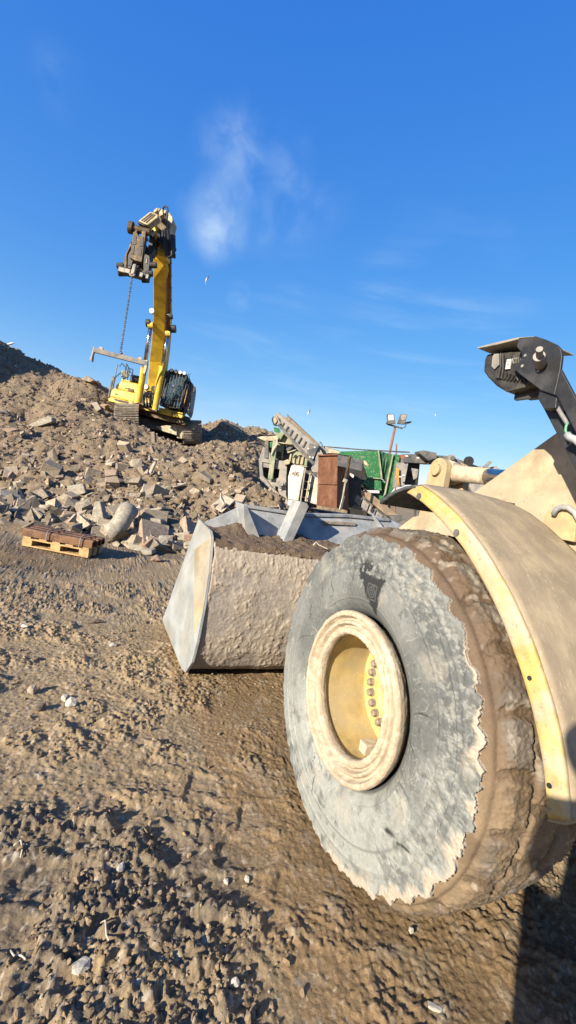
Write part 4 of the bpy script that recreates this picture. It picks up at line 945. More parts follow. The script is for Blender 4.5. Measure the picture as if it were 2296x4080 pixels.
# ================================================================== EXCAVATOR
exc = empty('excavator', P(638, 1750, 19), 'yellow tracked excavator with caged cab and raised boom on the rubble hill', 'excavator')
def tracks(cx, cy, D, wd, ang, name='track'):
    """one crawler: front lower middle at picture point (cx, cy) and distance D, running away along ang"""
    o = P(cx, cy, D); xr = (RX*math.cos(ang)+FH*math.sin(ang)); back = (FH*math.cos(ang)-RH*math.sin(ang))
    rl = math.radians(-3.5)
    xr = RX*math.cos(ang)*1.0 + FH*math.sin(ang); xr = xr - ZZ*.0; xr /= np.linalg.norm(xr)
    back = back - xr*np.dot(back, xr); back /= np.linalg.norm(back); up = np.cross(xr, back)
    up = up if up[2] > 0 else -up
    L, Hh_ = 4.0, .88; r = Hh_/2; mb = MB(); segs = []
    per = 2*(L-2*r)+2*math.pi*r; n = 50
    for i in range(n):
        s = per*i/n
        if s < math.pi*r: a = s/r; p = np.array([r-r*math.sin(a), r-r*math.cos(a)]); t = np.array([-math.cos(a), math.sin(a)])
        elif s < math.pi*r+(L-2*r): p = np.array([r+(s-math.pi*r), 2*r]); t = np.array([1, 0.])
        elif s < 2*math.pi*r+(L-2*r): a = (s-math.pi*r-(L-2*r))/r; p = np.array([L-r+r*math.sin(a), r+r*math.cos(a)]); t = np.array([math.cos(a), -math.sin(a)])
        else: p = np.array([L-r-(s-2*math.pi*r-(L-2*r)), 0.]); t = np.array([-1, 0.])
        c = o+back*p[0]+up*p[1]; T = back*t[0]+up*t[1]; Nn = np.cross(xr, T); cen = o+back*L/2+up*r
        if np.dot(Nn, c-cen) < 0: Nn = -Nn
        mb.box(c, (wd, per/n*.93, .045), np.array([xr, T, Nn]))
        for q_ in (-.3, .05, .36): mb.box(c+Nn*.04+T*(per/n)*q_, (wd*.99, .018, .05), np.array([xr, T, Nn]))
    tr_ = mb.build(name, M['track'], exc)
    mb = MB(); mb.box(o+back*L/2+up*r, (wd*.45, L-1.0, .62), np.array([xr, back, up]))
    for q_ in (r, L-r): mb.tube([o+back*q_+up*r-xr*wd*.28, o+back*q_+up*r+xr*wd*.28], r-.04, 20)
    mb.build('track_frame', M['darkgrey'], tr_)
    return o, xr, back, up
ANG = .22
oL, xr, back, up = tracks(505, 1698, 18.0, .93, ANG)
oR, _, _, _ = tracks(767, 1760, 19.2, .80, ANG)
cen = (oL+oR)/2+back*1.9
FR = np.array([xr, back, up])
def part(name, m, mb, parent=exc, bevel=0, smooth=False): return mb.build(name, m, parent, bevel, smooth)
mb = MB(); mb.bar(oL+back*1.5+up*.42, oR+back*1.5+up*.42, .7, .38); mb.bar(oL+back*2.7+up*.42, oR+back*2.7+up*.42, .5, .38)
mb.box((oL+oR)/2+back*2.0+up*.6, (1.5, 1.7, .5), FR); part('undercarriage', M['darkgrey'], mb, bevel=.03)
sl = slab('frame_arm', [(690, 1010), (830, 990), (900, 1000), (960, 1010), (960, 1120), (900, 1100), (780, 1065)], 18.95, .35, M['cream'], exc, zC, .02)
slab('frame_arm', [(890, 975), (1040, 990), (1040, 1020), (1030, 1160), (960, 1150), (960, 1020)], 19.1, .5, M['cream'], exc, zC, .02)
slab('frame_arm', [(495, 935), (700, 985), (870, 1050), (800, 1075), (500, 1010)], 19.2, .4, M['darkgrey'], exc, zC, .02)
mb = MB(); ctr_ = P(*zC(690, 900), 20.3); upm = P(*zC(690+21, 900-98), 20.3)-ctr_; upm /= np.linalg.norm(upm)
for k_ in range(2): mb.tube([ctr_-upm*.25, ctr_+upm*.12], .80+.12*k_ if k_ == 0 else .7, 40)
part('slew_ring', M['darkgrey'], mb)
mb = MB(); xa = np.cross(upm, FH); xa /= np.linalg.norm(xa); ya = np.cross(xa, upm)
for k_ in range(44):
    a = k_/44*6.283; mb.box(ctr_+xa*math.cos(a)*.86+ya*math.sin(a)*.86-upm*.05, (.07, .07, .10), np.array([xa*math.cos(a)+ya*math.sin(a), -xa*math.sin(a)+ya*math.cos(a), upm]))
part('ring_teeth', M['track'], mb)
# upper structure (outlines at their own distances, extruded towards the rear)
DU = 18.6; BK = FH*math.cos(.12)+RH*math.sin(-.12)   # the house runs back, slightly to the left
def us(name, pts, D, th, m, parent=exc, bevel=.02): return slab(name, pts, D, th, m, parent, zC, bevel, BK)
us('deck', [(100, 655), (135, 635), (400, 700), (640, 790), (1040, 880), (1035, 905), (860, 870), (640, 815), (430, 775), (200, 720), (105, 690)], DU-.05, 3.4, M['yellow'])
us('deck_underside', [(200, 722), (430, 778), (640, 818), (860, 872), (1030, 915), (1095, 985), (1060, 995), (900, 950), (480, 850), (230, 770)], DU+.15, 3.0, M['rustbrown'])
us('toolbox', [(135, 575), (150, 535), (190, 528), (448, 588), (445, 620), (415, 700), (120, 632)], DU, 1.2, M['yellow'], bevel=.05)
us('step_lip', [(108, 650), (160, 652), (352, 694), (352, 680), (410, 695), (405, 758), (105, 688)], DU-.22, .2, M['yellow'])
us('engine_hood', [(192, 490), (235, 455), (270, 432), (405, 452), (490, 470), (480, 540), (470, 600), (445, 590), (190, 530)], DU+.5, 2.6, M['yellow'], bevel=.06)
us('side_panel', [(440, 590), (470, 522), (490, 545), (480, 700), (470, 740), (410, 760), (415, 700)], DU-.02, .9, M['yellow'], bevel=.02)
us('vent', [(335, 528), (350, 518), (415, 535), (415, 570), (345, 560)], DU+.46, .06, M['rustbrown'], bevel=.01)
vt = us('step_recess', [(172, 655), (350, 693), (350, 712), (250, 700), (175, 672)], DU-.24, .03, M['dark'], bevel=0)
for y_ in (590, 600): us('stencil', [(182, y_), (222, y_+8), (222, y_+12), (182, y_+4)], DU-.02, .03, M['dark'], bevel=0)
us('stencil', [(305, 515), (330, 520), (330, 530), (305, 525)], DU+.47, .05, M['brownink'], bevel=0)
us('cab_base', [(735, 762), (880, 800), (1040, 835), (1035, 890), (880, 868), (730, 830)], DU-.02, 1.9, M['yellow'], bevel=.03)
gl = us('grille', [(883, 808), (965, 830), (962, 885), (880, 868)], DU-.06, .06, M['yellow'], bevel=.01)
for k_ in range(3):
    for j_ in range(2): us('slot', [(890+36*j_, 818+k_*17+8*j_), (920+36*j_, 826+k_*17+8*j_), (920+36*j_, 834+k_*17+8*j_), (890+36*j_, 826+k_*17+8*j_)], DU-.075, .02, M['dark'], gl, 0)
# cab
cab = us('cab', [(762, 700), (850, 320), (880, 300), (1085, 365), (1095, 395), (1040, 640), (1020, 780), (1000, 800), (765, 745)], DU-.15, 1.7, M['black'], bevel=.05)
us('window', [(790, 700), (862, 345), (1060, 395), (1000, 760), (800, 722)], DU-.19, .05, M['glass'], cab, .01)
mb = MB()
def bars(a0, a1, b0, b1, n, r, D):
    for k_ in range(n):
        t = k_/(n-1); p_ = np.array(a0)*(1-t)+np.array(b0)*t; q_ = np.array(a1)*(1-t)+np.array(b1)*t
        mid = (p_+q_)/2; mb.tube([P(*zC(*p_), D), P(*zC(*q_), D)], r, 6)
bars((862, 322), (775, 735), (1072, 372), (995, 785), 7, .010, DU-.30)
bars((838, 470), (1045, 520), (838, 470), (1045, 520), 2, .013, DU-.36); bars((770, 630), (1015, 680), (770, 630), (1015, 680), 2, .013, DU-.36); bars((770, 570), (1035, 620), (770, 570), (1035, 620), 2, .010, DU-.36)
part('guard_bars', M['darkgrey'], mb, cab)
mb = MB(); fr_ = [(752, 730), (845, 318), (880, 296), (1090, 362), (1100, 395), (1015, 790), (765, 745), (752, 730)]
mb.tube([P(*zC(*q), DU-.33) for q in fr_], .032, 8); mb.tube([P(*zC(*q), DU-.28) for q in [(1000, 795), (1085, 380)]], .03, 8); part('guard_frame', M['black'], mb, cab)
for q in [(893, 300), (948, 312), (1003, 327), (1055, 338)]:
    mb = MB(); c = P(*zC(*q), DU-.35); mb.tube([c+FH*.12, c+FH*.02], [.045, .075], 16); lp = part('work_lamp', M['black'], mb, cab)
    mb = MB(); mb.tube([c+FH*.02, c-FH*.02], .066, 16); part('lens', M['lamp'], mb, lp) if False else mb.build('work_lamp', M['lamp'], cab)
us('sticker', [(902, 478), (932, 484), (928, 508), (900, 502)], DU-.21, .012, M['blue'], cab, 0)
us('sticker', [(910, 486), (924, 489), (922, 499), (908, 496)], DU-.222, .008, M['sticker'], cab, 0)
slab('mirror', [(1150, 500), (1198, 508), (1185, 585), (1130, 570), (1132, 540)], DU+.15, .07, M['black'], exc, zC, .02)
mb = MB(); mb.tube([P(*zC(*q), DU+d_) for q, d_ in [((1100, 395), -.1), ((1130, 430), .1), ((1155, 510), .15)]], .018, 6)
mb.tube([P(*zC(*q), DU+.2) for q in [(1130, 440), (1110, 350), (1138, 345)]], .012, 6); part('mirror_arm', M['black'], mb)
mb = MB(); mb.tube([P(*zC(*q), DU-.2) for q in [(1092, 462), (1103, 500), (1085, 600), (1060, 690), (1045, 765)]], .022, 8); part('grab_rail', M['orange'], mb, smooth=True)
mb = MB()
for pth in ([(1075, 770), (1105, 705), (1085, 760), (1070, 800)], [(1095, 795), (1140, 722), (1110, 870)], [(1045, 770), (1120, 800)], [(1060, 790), (1050, 880)]): mb.tube([P(*zC(*q), DU+.1) for q in pth], .016, 6)
part('handrail', M['greysteel'], mb)
us('step', [(1040, 880), (1065, 872), (1120, 890), (1132, 935), (1045, 925)], DU, .35, M['black'])
us('door', [(1090, 400), (1165, 470), (1160, 540), (1120, 800), (1095, 860), (1045, 780), (1060, 640)], DU+.12, 1.4, M['darkgrey'], cab, .03)
us('door_window', [(1105, 440), (1140, 480), (1125, 640), (1085, 690)], DU+.1, .03, M['glass'], cab, 0)
# left rails, beacon, exhaust
mb = MB()
R_ = [[(180, 400), (215, 225), (248, 252), (270, 212), (320, 265), (315, 300)], [(180, 400), (255, 330), (290, 370), (290, 430)], [(215, 225), (190, 370)], [(315, 300), (300, 400)],
      [(330, 215), (355, 265), (340, 345), (400, 385), (410, 290), (370, 280)], [(330, 215), (325, 300)], [(355, 320), (412, 340)], [(345, 345), (340, 430)], [(395, 380), (390, 440)], [(370, 270), (372, 330)]]
for pth in R_: mb.tube([P(*zC(*q), DU+.75) for q in pth], .023, 6)
part('handrail', M['rail'], mb)
mb = MB(); mb.tube([P(*zC(*q), DU+.35) for q in [(105, 645), (150, 450), (180, 400)]], .05, 8); mb.tube([P(*zC(*q), DU+.35) for q in [(128, 640), (168, 460), (182, 400)]], .04, 8); part('mirror_post', M['darkgrey'], mb)
slab('mirror', [(130, 400), (150, 375), (178, 380), (172, 430), (135, 450)], DU+.3, .08, M['darkgrey'], exc, zC, .02)
mb = MB(); c = P(*zC(440, 425), DU+1.2); mb.lathe([(-.2, .001), (-.2, .2), (.15, .22), (.2, .16), (.2, .001)], c, n=24); part('air_cleaner', M['black'], mb)
mb = MB(); c = P(*zC(312, 352), DU+1.1); mb.box(c, (.3, .3, .26)); mb.tube([c, c-ZZ*.5], .05, 8); part('fan_box', M['cream'], mb, bevel=.02)
mb = MB()
for q in [(288, 418), (315, 424), (340, 428), (365, 435)]: mb.tube([P(*zC(q[0], q[1]+20), DU+.8), P(*zC(*q), DU+.8)], .075, 10)
part('tank_caps', M['yellow'], mb)
# boom: a deep box curved in its own plane, rising towards the camera
def ribbon(name, L, R, Ds, depth, m, parent=exc):
    """L, R: left and right edge in the picture; Ds distance; depth: thickness behind"""
    vs = []; k_ = len(L)
    for l, r, D, dp in zip(L, R, Ds, depth):
        a, b = P(*zA(*l), D), P(*zA(*r), D+.05); vs += [a, b, b+FH*dp-ZZ*dp*.15, a+FH*dp-ZZ*dp*.15]
    fs = []
    for i in range(k_-1):
        for j in range(4): fs.append((i*4+j, i*4+(j+1) % 4, (i+1)*4+(j+1) % 4, (i+1)*4+j))
    fs += [(3, 2, 1, 0), tuple(range(4*k_-4, 4*k_))]
    mb = MB(); mb.add(vs, fs); o = mb.build(name, m, parent, .02); return o
boom = ribbon('boom', [(690, 1900), (700, 1760), (712, 1600), (735, 1400), (750, 1200), (752, 1000), (750, 800), (750, 600), (752, 490)],
              [(795, 1905), (822, 1760), (838, 1600), (855, 1400), (866, 1200), (874, 1000), (876, 800), (876, 650), (872, 480)],
              [18.4, 18.1, 17.7, 17.1, 16.5, 15.9, 15.3, 14.7, 14.4], [.6, .75, .85, .95, 1.0, .95, .85, .7, .55], M['yellow_d'])
# hydraulic lines down the right flank
mb = MB()
for off, r in ((0, .022), (14, .018), (26, .022), (38, .016)):
    mb.tube([P(*zA(886+off, 560+off*.8), 14.75), P(*zA(886+off, 700), 15.1), P(*zA(884+off, 900), 15.7), P(*zA(880+off*.9, 1150), 16.5), P(*zA(868+off*.8, 1350), 17.1), P(*zA(852+off*.5, 1550), 17.7)], r, 6)
part('hydraulic_lines', M['redbrown'], mb, boom)
mb = MB()
for yy_ in (640, 760, 880, 1000, 1140): mb.bar(P(*zA(880, yy_), 14.9+(yy_-560)*.0026), P(*zA(930, yy_+8), 14.9+(yy_-560)*.0026), .05, .05)
part('pipe_clamps', M['greysteel'], mb, boom)
mb = MB(); c = P(*zA(905, 1165), 16.4); mb.tube([c, c+RX*.12], .09, 12); c = P(*zA(905, 1282), 16.8); mb.tube([c, c+RX*.24], .14, 14); part('pivot_pin', M['dark'], mb, boom)
mb = MB(); c = P(*zA(728, 1228), 16.5); mb.tube([c-RX*.16, c-RX*.02], .14, 14); part('pivot_pin', M['dark'], mb, boom)
mb = MB(); c = P(*zA(748, 1112), 16.1); mb.tube([c-RX*.03-FH*.05, c-RX*.03+FH*.08], .09, 14); part('work_lamp', M['lamp'], mb, boom)
for q in [(678, 1838), (755, 1856)]:
    mb = MB(); c = P(*zA(*q), 17.7); mb.tube([c, c+FH*.1], .10, 16); lp = part('work_lamp', M['lamp'], mb, boom)
    mb = MB(); mb.tube([c+FH*.02, c+FH*.13], .115, 16); part('lamp_housing', M['darkgrey'], mb, boom)
# boom cylinders
def cylinder(a, b, t, r, D0, D1, kink=None):
    p0, p1 = P(*zA(*a), D0), P(*zA(*b), D1); mid = p0+(p1-p0)*t
    mb = MB(); mb.tube([p0, mid], r, 16); mb.tube([mid-(p1-p0)*.015, mid+(p1-p0)*.004], r*1.12, 16); c = part('boom_cylinder', M['yellow'], mb, smooth=False)
    mb = MB(); mb.tube([mid, p1], r*.62, 14); mb.build('rod', M['chrome'], c, smooth=True)
    mb = MB(); mb.tube([p1-RX*r*.8, p1+RX*r*.8], r*.95, 14); mb.build('rod_eye', M['yellow'], c)
    return c
c1 = cylinder((612, 1985), (728, 1250), .46, .115, 17.6, 16.5)
c2 = cylinder((770, 2060), (895, 1330), .58, .115, 17.6, 16.8)
mb = MB(); mb.tube([P(*zA(*q), D_) for q, D_ in [((770, 1900), 17.4), ((785, 1790), 17.2), ((808, 1720), 17.1), ((835, 1680), 17.05), ((838, 1640), 17.0)]], .04, 8); mb.build('cylinder_pipe', M['yellow'], c2, smooth=True)
mb = MB(); mb.tube([P(*zA(*q), D_) for q, D_ in [((640, 1880), 17.4), ((655, 1760), 17.2), ((668, 1660), 17.0)]], .025, 8); mb.build('cylinder_pipe', M['yellow'], c1, smooth=True)
mb = MB()
for i_ in range(9):
    x0 = 655+i_*14; mb.tube([P(*zA(x0, 1890+(i_ % 3)*14), 17.8), P(*zA(x0+(-1)**i_*9, 1960), 17.6), P(*zA(x0+6, 2040), 17.9)], .028, 6)
part('hoses', M['black'], mb, smooth=True)
mb = MB()
for i_ in range(6):
    x0 = 665+i_*17; mb.tube([P(*zA(x0, 1880+(i_ % 2)*16), 17.7), P(*zA(x0, 1925+(i_ % 2)*10), 17.7)], .035, 8)
part('hose_fittings', M['greysteel'], mb)
mb = MB(); mb.bar(P(*zA(635, 1872), 17.9), P(*zA(812, 1905), 17.9), .1, .06); mb.bar(P(*zA(690, 1960), 18.1), P(*zA(790, 1985), 18.1), .3, .3); part('boom_foot', M['yellow'], mb)
us('foot_bracket', [(430, 735), (470, 715), (520, 735), (640, 800), (720, 830), (720, 790), (660, 760), (520, 700), (430, 705)], DU-.3, .5, M['rustbrown'])
# head of the boom and the dipper with its cylinder
def sB(name, pts, D, th, m, parent=exc, bevel=.015): return slab(name, pts, D, th, m, parent, zB, bevel)
stick = sB('dipper_arm', [(1070, 260), (1110, 270), (1150, 330), (1165, 380), (1140, 470), (1110, 570), (1060, 560), (1040, 400)], 14.2, .5, M['cream'])
sB('dipper_plate', [(745, 480), (800, 470), (890, 425), (900, 470), (880, 500), (895, 560), (830, 650), (760, 520)], 13.7, .45, M['yellow'], stick)
sB('dipper_plate', [(800, 590), (895, 555), (835, 655)], 13.66, .05, M['cream'], stick)
sB('dipper_side', [(900, 300), (960, 270), (1040, 300), (1070, 400), (1060, 520), (960, 600), (880, 620), (860, 600), (900, 500)], 13.95, .5, M['rustbrown'], stick)
sB('linkage_guard', [(610, 400), (800, 252), (850, 262), (925, 300), (920, 350), (760, 470), (700, 450)], 13.2, .28, M['cream'], stick, .02)
for k_ in range(3):
    o_ = k_*38; sB('slot', [(650+o_*.95, 392+o_*.42), (812+o_*.8, 268+o_*.32), (826+o_*.8, 275+o_*.32), (664+o_*.95, 400+o_*.42)], 13.185, .03, M['rustbrown'], stick, 0)
sB('linkage_guard', [(588, 410), (612, 400), (700, 448), (760, 472), (735, 490), (690, 475), (600, 435)], 13.25, .25, M['dark'], stick)
sB('link_pins', [(850, 240), (900, 190), (935, 195), (915, 235), (870, 270)], 13.6, .2, M['cream'], stick)
for pts in ([(930, 195), (965, 200), (950, 235), (920, 250)], [(975, 205), (1010, 215), (990, 255), (955, 250)], [(1020, 225), (1058, 232), (1045, 285), (1015, 270)], [(940, 255), (1000, 230), (1010, 300), (950, 330)]): sB('link_pins', pts, 13.6, .2, M['cream'], stick)
sB('boom_head', [(860, 735), (900, 700), (985, 740), (1010, 790), (870, 850)], 14.2, .5, M['greysteel'], boom)
sB('boom_nose', [(850, 850), (875, 848), (1035, 800), (1070, 870), (1060, 1000), (860, 925)], 14.38, .4, M['yellow_d'], boom)
sB('cylinder_foot', [(740, 520), (800, 540), (860, 720), (870, 840), (820, 925), (770, 915), (760, 830), (800, 700)], 13.9, .35, M['dark'], stick)
sB('link_body', [(880, 600), (960, 590), (1030, 500), (1075, 560), (1050, 700), (1000, 800), (900, 740), (845, 700)], 13.98, .3, M['dark'], stick)
mb = MB()
for pth in ([(1010, 215), (1015, 180), (1045, 168), (1075, 190), (1082, 240), (1075, 330), (1060, 420)],): mb.tube([P(*zB(*q), 13.6) for q in pth], .03, 8)
part('hose_loop', M['black'], mb, smooth=True)
mb = MB()
for k_, (x0, dx) in enumerate([(1000, 0), (1030, 12), (1050, 30), (1080, 45), (1100, 60)]):
    mb.tube([P(*zB(*q), 13.9+.04*k_) for q in [(x0-5, 560), (x0+10, 700), (x0+35+dx*.3, 850), (x0+60+dx*.5, 950), (x0+95, 990), (1150, 960+k_*8), (1150+k_*14, 850), (1145+k_*14, 620+k_*6)]][:8 if k_ < 4 else 7], .042, 8)
part('hose_bundle', M['black'], mb, smooth=True)
mb = MB()
for k_ in range(5): mb.tube([P(*zB(760+k_*16, 500+k_*6), 13.65), P(*zB(800+k_*14, 620), 13.7), P(*zB(790+k_*22, 740), 13.8), P(*zB(850+k_*10, 760+k_*8), 13.9)], .022, 6)
part('hose_bundle', M['black'], mb, smooth=True)
for q, m_ in (((930, 620), 'sticker'), ((745, 690), 'greysteel')):
    sB('valve', [(q[0]-15, q[1]-25), (q[0]+18, q[1]-20), (q[0]+12, q[1]+25), (q[0]-18, q[1]+18)], 13.6, .1, M[m_], stick)
# linkage and quick coupler hanging from it
mb = MB(); a_ = P(*zB(460, 505), 13.3); b_ = P(*zB(800, 590), 13.35); mb.tube([a_, a_+(b_-a_)*.2], .17, 16); mb.tube([a_+(b_-a_)*.1, b_], .10, 16); lk = part('link_pin', M['rustbrown'], mb)
H_ = sB('bucket_link', [(530, 460), (600, 470), (605, 560), (585, 580), (620, 650), (655, 640), (670, 530), (740, 530), (725, 640), (700, 800), (665, 1065), (560, 1040), (462, 985), (490, 860), (520, 620)], 13.25, .18, M['rustbrown'])
for pts in ([(532, 625), (578, 640), (570, 780), (510, 785)], [(510, 800), (548, 800), (530, 940), (488, 925)], [(630, 700), (692, 650), (690, 740), (675, 815), (625, 805)], [(610, 825), (668, 832), (650, 972), (598, 945)]):
    sB('link_pocket', pts, 13.235, .03, M['dark'], H_, 0)
cpl = sB('quick_coupler', [(500, 720), (740, 790), (800, 930), (770, 1100), (760, 1230), (700, 1250), (620, 1150), (430, 1170), (345, 1160), (375, 1020), (440, 880)], 13.55, .35, M['dark'])
sB('coupler_plate', [(495, 720), (500, 790), (430, 930), (420, 1175), (345, 1162), (370, 1040), (400, 940), (440, 870)], 13.3, .1, M['rustbrown'], cpl)
sB('coupler_plate', [(690, 960), (730, 930), (790, 960), (800, 1060), (770, 1260), (700, 1240), (690, 1150)], 13.3, .12, M['dark'], cpl)
sB('coupler_plate', [(735, 1010), (755, 1005), (750, 1085), (722, 1085)], 13.28, .03, M['greysteel'], cpl)
mb = MB(); mb.bar(P(*zB(300, 1190), 13.2), P(*zB(785, 1325), 13.25), .22, .17); part('coupler_bar', M['dark'], mb, cpl, .02)
for a_, b_ in (((300, 1178), (400, 1205)), ((400, 1200), (480, 1222)), ((640, 1262), (685, 1278)), ((735, 1292), (775, 1305))):
    mb = MB(); mb.bar(P(*zB(*a_), 13.07), P(*zB(*b_), 13.07), .05, .12); part('bar_plate', M['greysteel'], mb, cpl, .01)
mb = MB(); mb.bar(P(*zB(318, 1125), 13.4), P(*zB(868, 1118), 13.45), .01, .01); 
for q in [(325, 1125), (850, 1115), (785, 1250), (725, 1350), (350, 1245)]:
    c = P(*zB(*q), 13.35); mb.tube([c-RX*.1, c+RX*.1], .085, 12)
part('coupler_pins', M['dark'], mb, cpl)
mb = MB(); hk = [(545, 1085), (575, 1095), (560, 1180), (535, 1250), (500, 1262), (480, 1240), (500, 1180), (520, 1100)]
mb.prism([P(*zB(*q), 13.0) for q in hk], FH*.12); part('hook', M['greysteel'], mb, cpl, .02)
mb = MB(); mb.tube([P(*zB(*q), 12.98) for q in [(478, 1250), (485, 1280), (515, 1290), (545, 1280), (550, 1262)]], .03, 8); part('hook_ring', M['greysteel'], mb, cpl, smooth=True)
# ---- chain and the lifting beam
ct = P(*zB(512, 1290), 13.0); be = P(482, 1406, 13.0); zb_ = be[2]
cb = np.array([ct[0], ct[1], zb_]); cb = cb*.35+be*.65; cb[2] = zb_
Lc = np.linalg.norm(cb-ct); dch = (cb-ct)/Lc; nl = int(Lc/.062); e1 = np.cross(dch, (0, 1, 0)); e1 /= np.linalg.norm(e1); e2 = np.cross(dch, e1)
mb = MB()
for k_ in range(nl):
    c = ct+dch*(k_+.5)*Lc/nl; ea = e1 if k_ % 2 else e2
    ring = [c+dch*.044*math.cos(t)+ea*.026*math.sin(t) for t in np.linspace(0, 2*math.pi, 9)]; mb.tube(ring, .0105, 5, cap=False)
ch = mb.build('lifting_chain', M['darkgrey'], smooth=True); tag(ch, 'long grey chain hanging straight down from the excavator hook', 'chain')
bl, brp = P(372, 1394, 12.9), P(588, 1450, 13.3)
beam = empty('lifting_beam', (bl+brp)/2, 'grey steel lifting beam hanging level from the chain in the sky', 'lifting beam')
mb = MB(); mb.bar(bl, brp, .11, .13); part('beam', M['greysteel'], mb, beam, .008)
mb = MB()
for t in (.13, .85): mb.tube([bl+(brp-bl)*t+ZZ*.08-FH*.02, bl+(brp-bl)*t+ZZ*.08+FH*.05], .06, 14)
c = bl+(brp-bl)*.515; mb.tube([c-RX*.07+ZZ*.06, c+ZZ*.12, c+RX*.07+ZZ*.06], .02, 6); part('lifting_eye', M['greysteel'], mb, beam)
mb = MB(); mb.prism([P(*zA(*q), 12.88) for q in [(172, 1450), (182, 1455), (180, 1495), (160, 1560), (148, 1550), (165, 1490)]], FH*.1); mb.prism([P(*zA(*q), 12.86) for q in [(143, 1545), (165, 1540), (160, 1570), (158, 1595), (138, 1580)]], FH*.13); part('end_hanger', M['greysteel'], mb, beam, .006)
mb = MB(); mb.prism([P(*zA(*q), 13.25) for q in [(652, 1580), (695, 1582), (695, 1620), (682, 1680), (665, 1720), (655, 1700), (662, 1640), (650, 1610)]], FH*.1); part('end_hanger', M['cream'], mb, beam, .006)

# ================================================================== MOBILE CRUSHER
crusher = empty('mobile_crusher', P(1200, 2190, 12.6), 'grey, white and green tracked crusher with a steep side conveyor behind the bucket', 'crusher')
def sD(name, pts, D, th, m, parent=crusher, bevel=.012): return slab(name, pts, D, th, M[m], parent, zD, bevel)
sD('hopper_body', [(178, 345), (300, 318), (430, 400), (560, 520), (640, 640), (600, 900), (390, 975), (240, 800), (135, 700), (118, 520)], 12.75, 1.0, 'greysteel')
sD('hopper_body', [(215, 420), (330, 400), (480, 500), (470, 560), (340, 540), (220, 515)], 12.6, .1, 'darkgrey')
cv = sD('conveyor', [(262, 122), (300, 92), (350, 150), (655, 400), (700, 475), (640, 490), (610, 575), (480, 450), (285, 212)], 12.0, .08, 'greysteel')
sD('conveyor_wing', [(368, 106), (425, 162), (665, 385), (655, 402), (380, 168)], 12.6, .05, 'darkgrey', cv)
sD('conveyor_belt', [(330, 130), (400, 150), (668, 388), (650, 402), (352, 152)], 12.35, .3, 'belt', cv)
sD('conveyor_rail', [(285, 205), (300, 195), (620, 555), (608, 578)], 11.93, .06, 'darkgrey', cv)
mb = MB()
for t in np.linspace(.05, .95, 9):
    a_ = np.array([285, 140])*(1-t)+np.array([640, 440])*t; b_ = a_+np.array([-30, 55]); mb.bar(P(*zD(*a_), 11.98), P(*zD(*b_), 11.98), .03, .03)
part('rib', M['darkgrey'], mb, cv)
mb = MB(); c = P(*zD(268, 165), 12.0); mb.tube([c-FH*.05, c+FH*.5], .10, 18); part('head_roller', M['dark'], mb, cv)
sD('head_frame', [(247, 150), (265, 112), (280, 130), (300, 165), (318, 200), (290, 216), (252, 200)], 11.94, .06, 'greysteel', cv)
sD('belt_cleaner', [(256, 150), (275, 145), (285, 175), (268, 200), (252, 190)], 11.9, .03, 'cream', cv)
for i_, q in enumerate([(380, 255), (410, 290)]): sD('stencil', [(q[0]-14, q[1]-12), (q[0]+10, q[1]+8), (q[0]+4, q[1]+16), (q[0]-18, q[1]-4)], 11.985, .012, 'belt', cv, 0)
sD('drive_plate', [(575, 375), (655, 400), (640, 450), (605, 530), (545, 470)], 11.9, .06, 'darkgrey', cv)
for q in [(622, 412), (565, 425), (578, 500), (605, 505)]: sD('sticker', [(q[0]-7, q[1]-8), (q[0]+7, q[1]-5), (q[0]+6, q[1]+8), (q[0]-8, q[1]+5)], 11.88, .015, 'sticker', cv, 0)
sD('tail_frame', [(640, 450), (700, 475), (665, 560), (650, 640), (600, 640), (590, 600), (620, 560)], 11.95, .2, 'greysteel', cv)
sD('bracket', [(252, 230), (300, 240), (315, 275), (300, 290), (256, 275)], 12.1, .3, 'green')
sD('bracket', [(256, 276), (330, 278), (345, 290), (305, 360), (285, 330)], 12.1, .25, 'palegreen')
sD('hopper_wing', [(95, 322), (150, 313), (285, 310), (300, 335), (270, 355), (165, 355)], 12.0, .9, 'cream')
sD('hopper_underside', [(97, 328), (165, 358), (275, 358), (230, 400), (175, 410), (150, 395)], 12.05, .8, 'dark')
sD('column', [(172, 355), (205, 358), (205, 518), (165, 510)], 11.95, .2, 'darkgrey')
pg = sD('prop', [(245, 352), (287, 360), (240, 705), (198, 698)], 11.75, .25, 'palegreen')
mb = MB(); mb.tube([P(*zD(*q), 11.7) for q in [(280, 345), (285, 380), (250, 430), (230, 480)]], .02, 6); part('rope', M['root'], mb, pg)
sD('hopper_panel', [(205, 370), (245, 358), (235, 420), (215, 410)], 12.0, .1, 'green')
sD('hopper_panel', [(300, 365), (420, 382), (415, 390), (330, 380), (290, 372)], 11.9, .5, 'cream')
sD('hopper_panel', [(300, 300), (340, 285), (420, 360), (430, 385), (360, 375), (300, 350)], 12.25, .15, 'palegreen')
sD('hopper_panel', [(290, 375), (320, 378), (345, 385), (335, 520), (315, 520), (320, 460), (275, 440)], 12.1, .2, 'palegreen')
sD('hopper_panel', [(350, 430), (430, 388), (440, 400), (375, 455)], 12.0, .06, 'darkgrey')
sD('hopper_panel', [(370, 455), (455, 430), (460, 438), (380, 465)], 11.9, .06, 'cream')
sD('chute', [(400, 470), (440, 440), (500, 460), (560, 520), (550, 580), (430, 560), (380, 520)], 12.15, .6, 'palegreen')
for k_ in range(4): sD('chute_bar', [(400+k_*38, 470+k_*6), (415+k_*38, 470+k_*6), (400+k_*38, 560+k_*4), (385+k_*38, 555+k_*4)], 12.1, .1, 'cream')
sD('engine_bay', [(345, 560), (400, 545), (580, 575), (640, 640), (640, 960), (380, 955), (360, 800)], 12.35, 1.2, 'darkgrey')
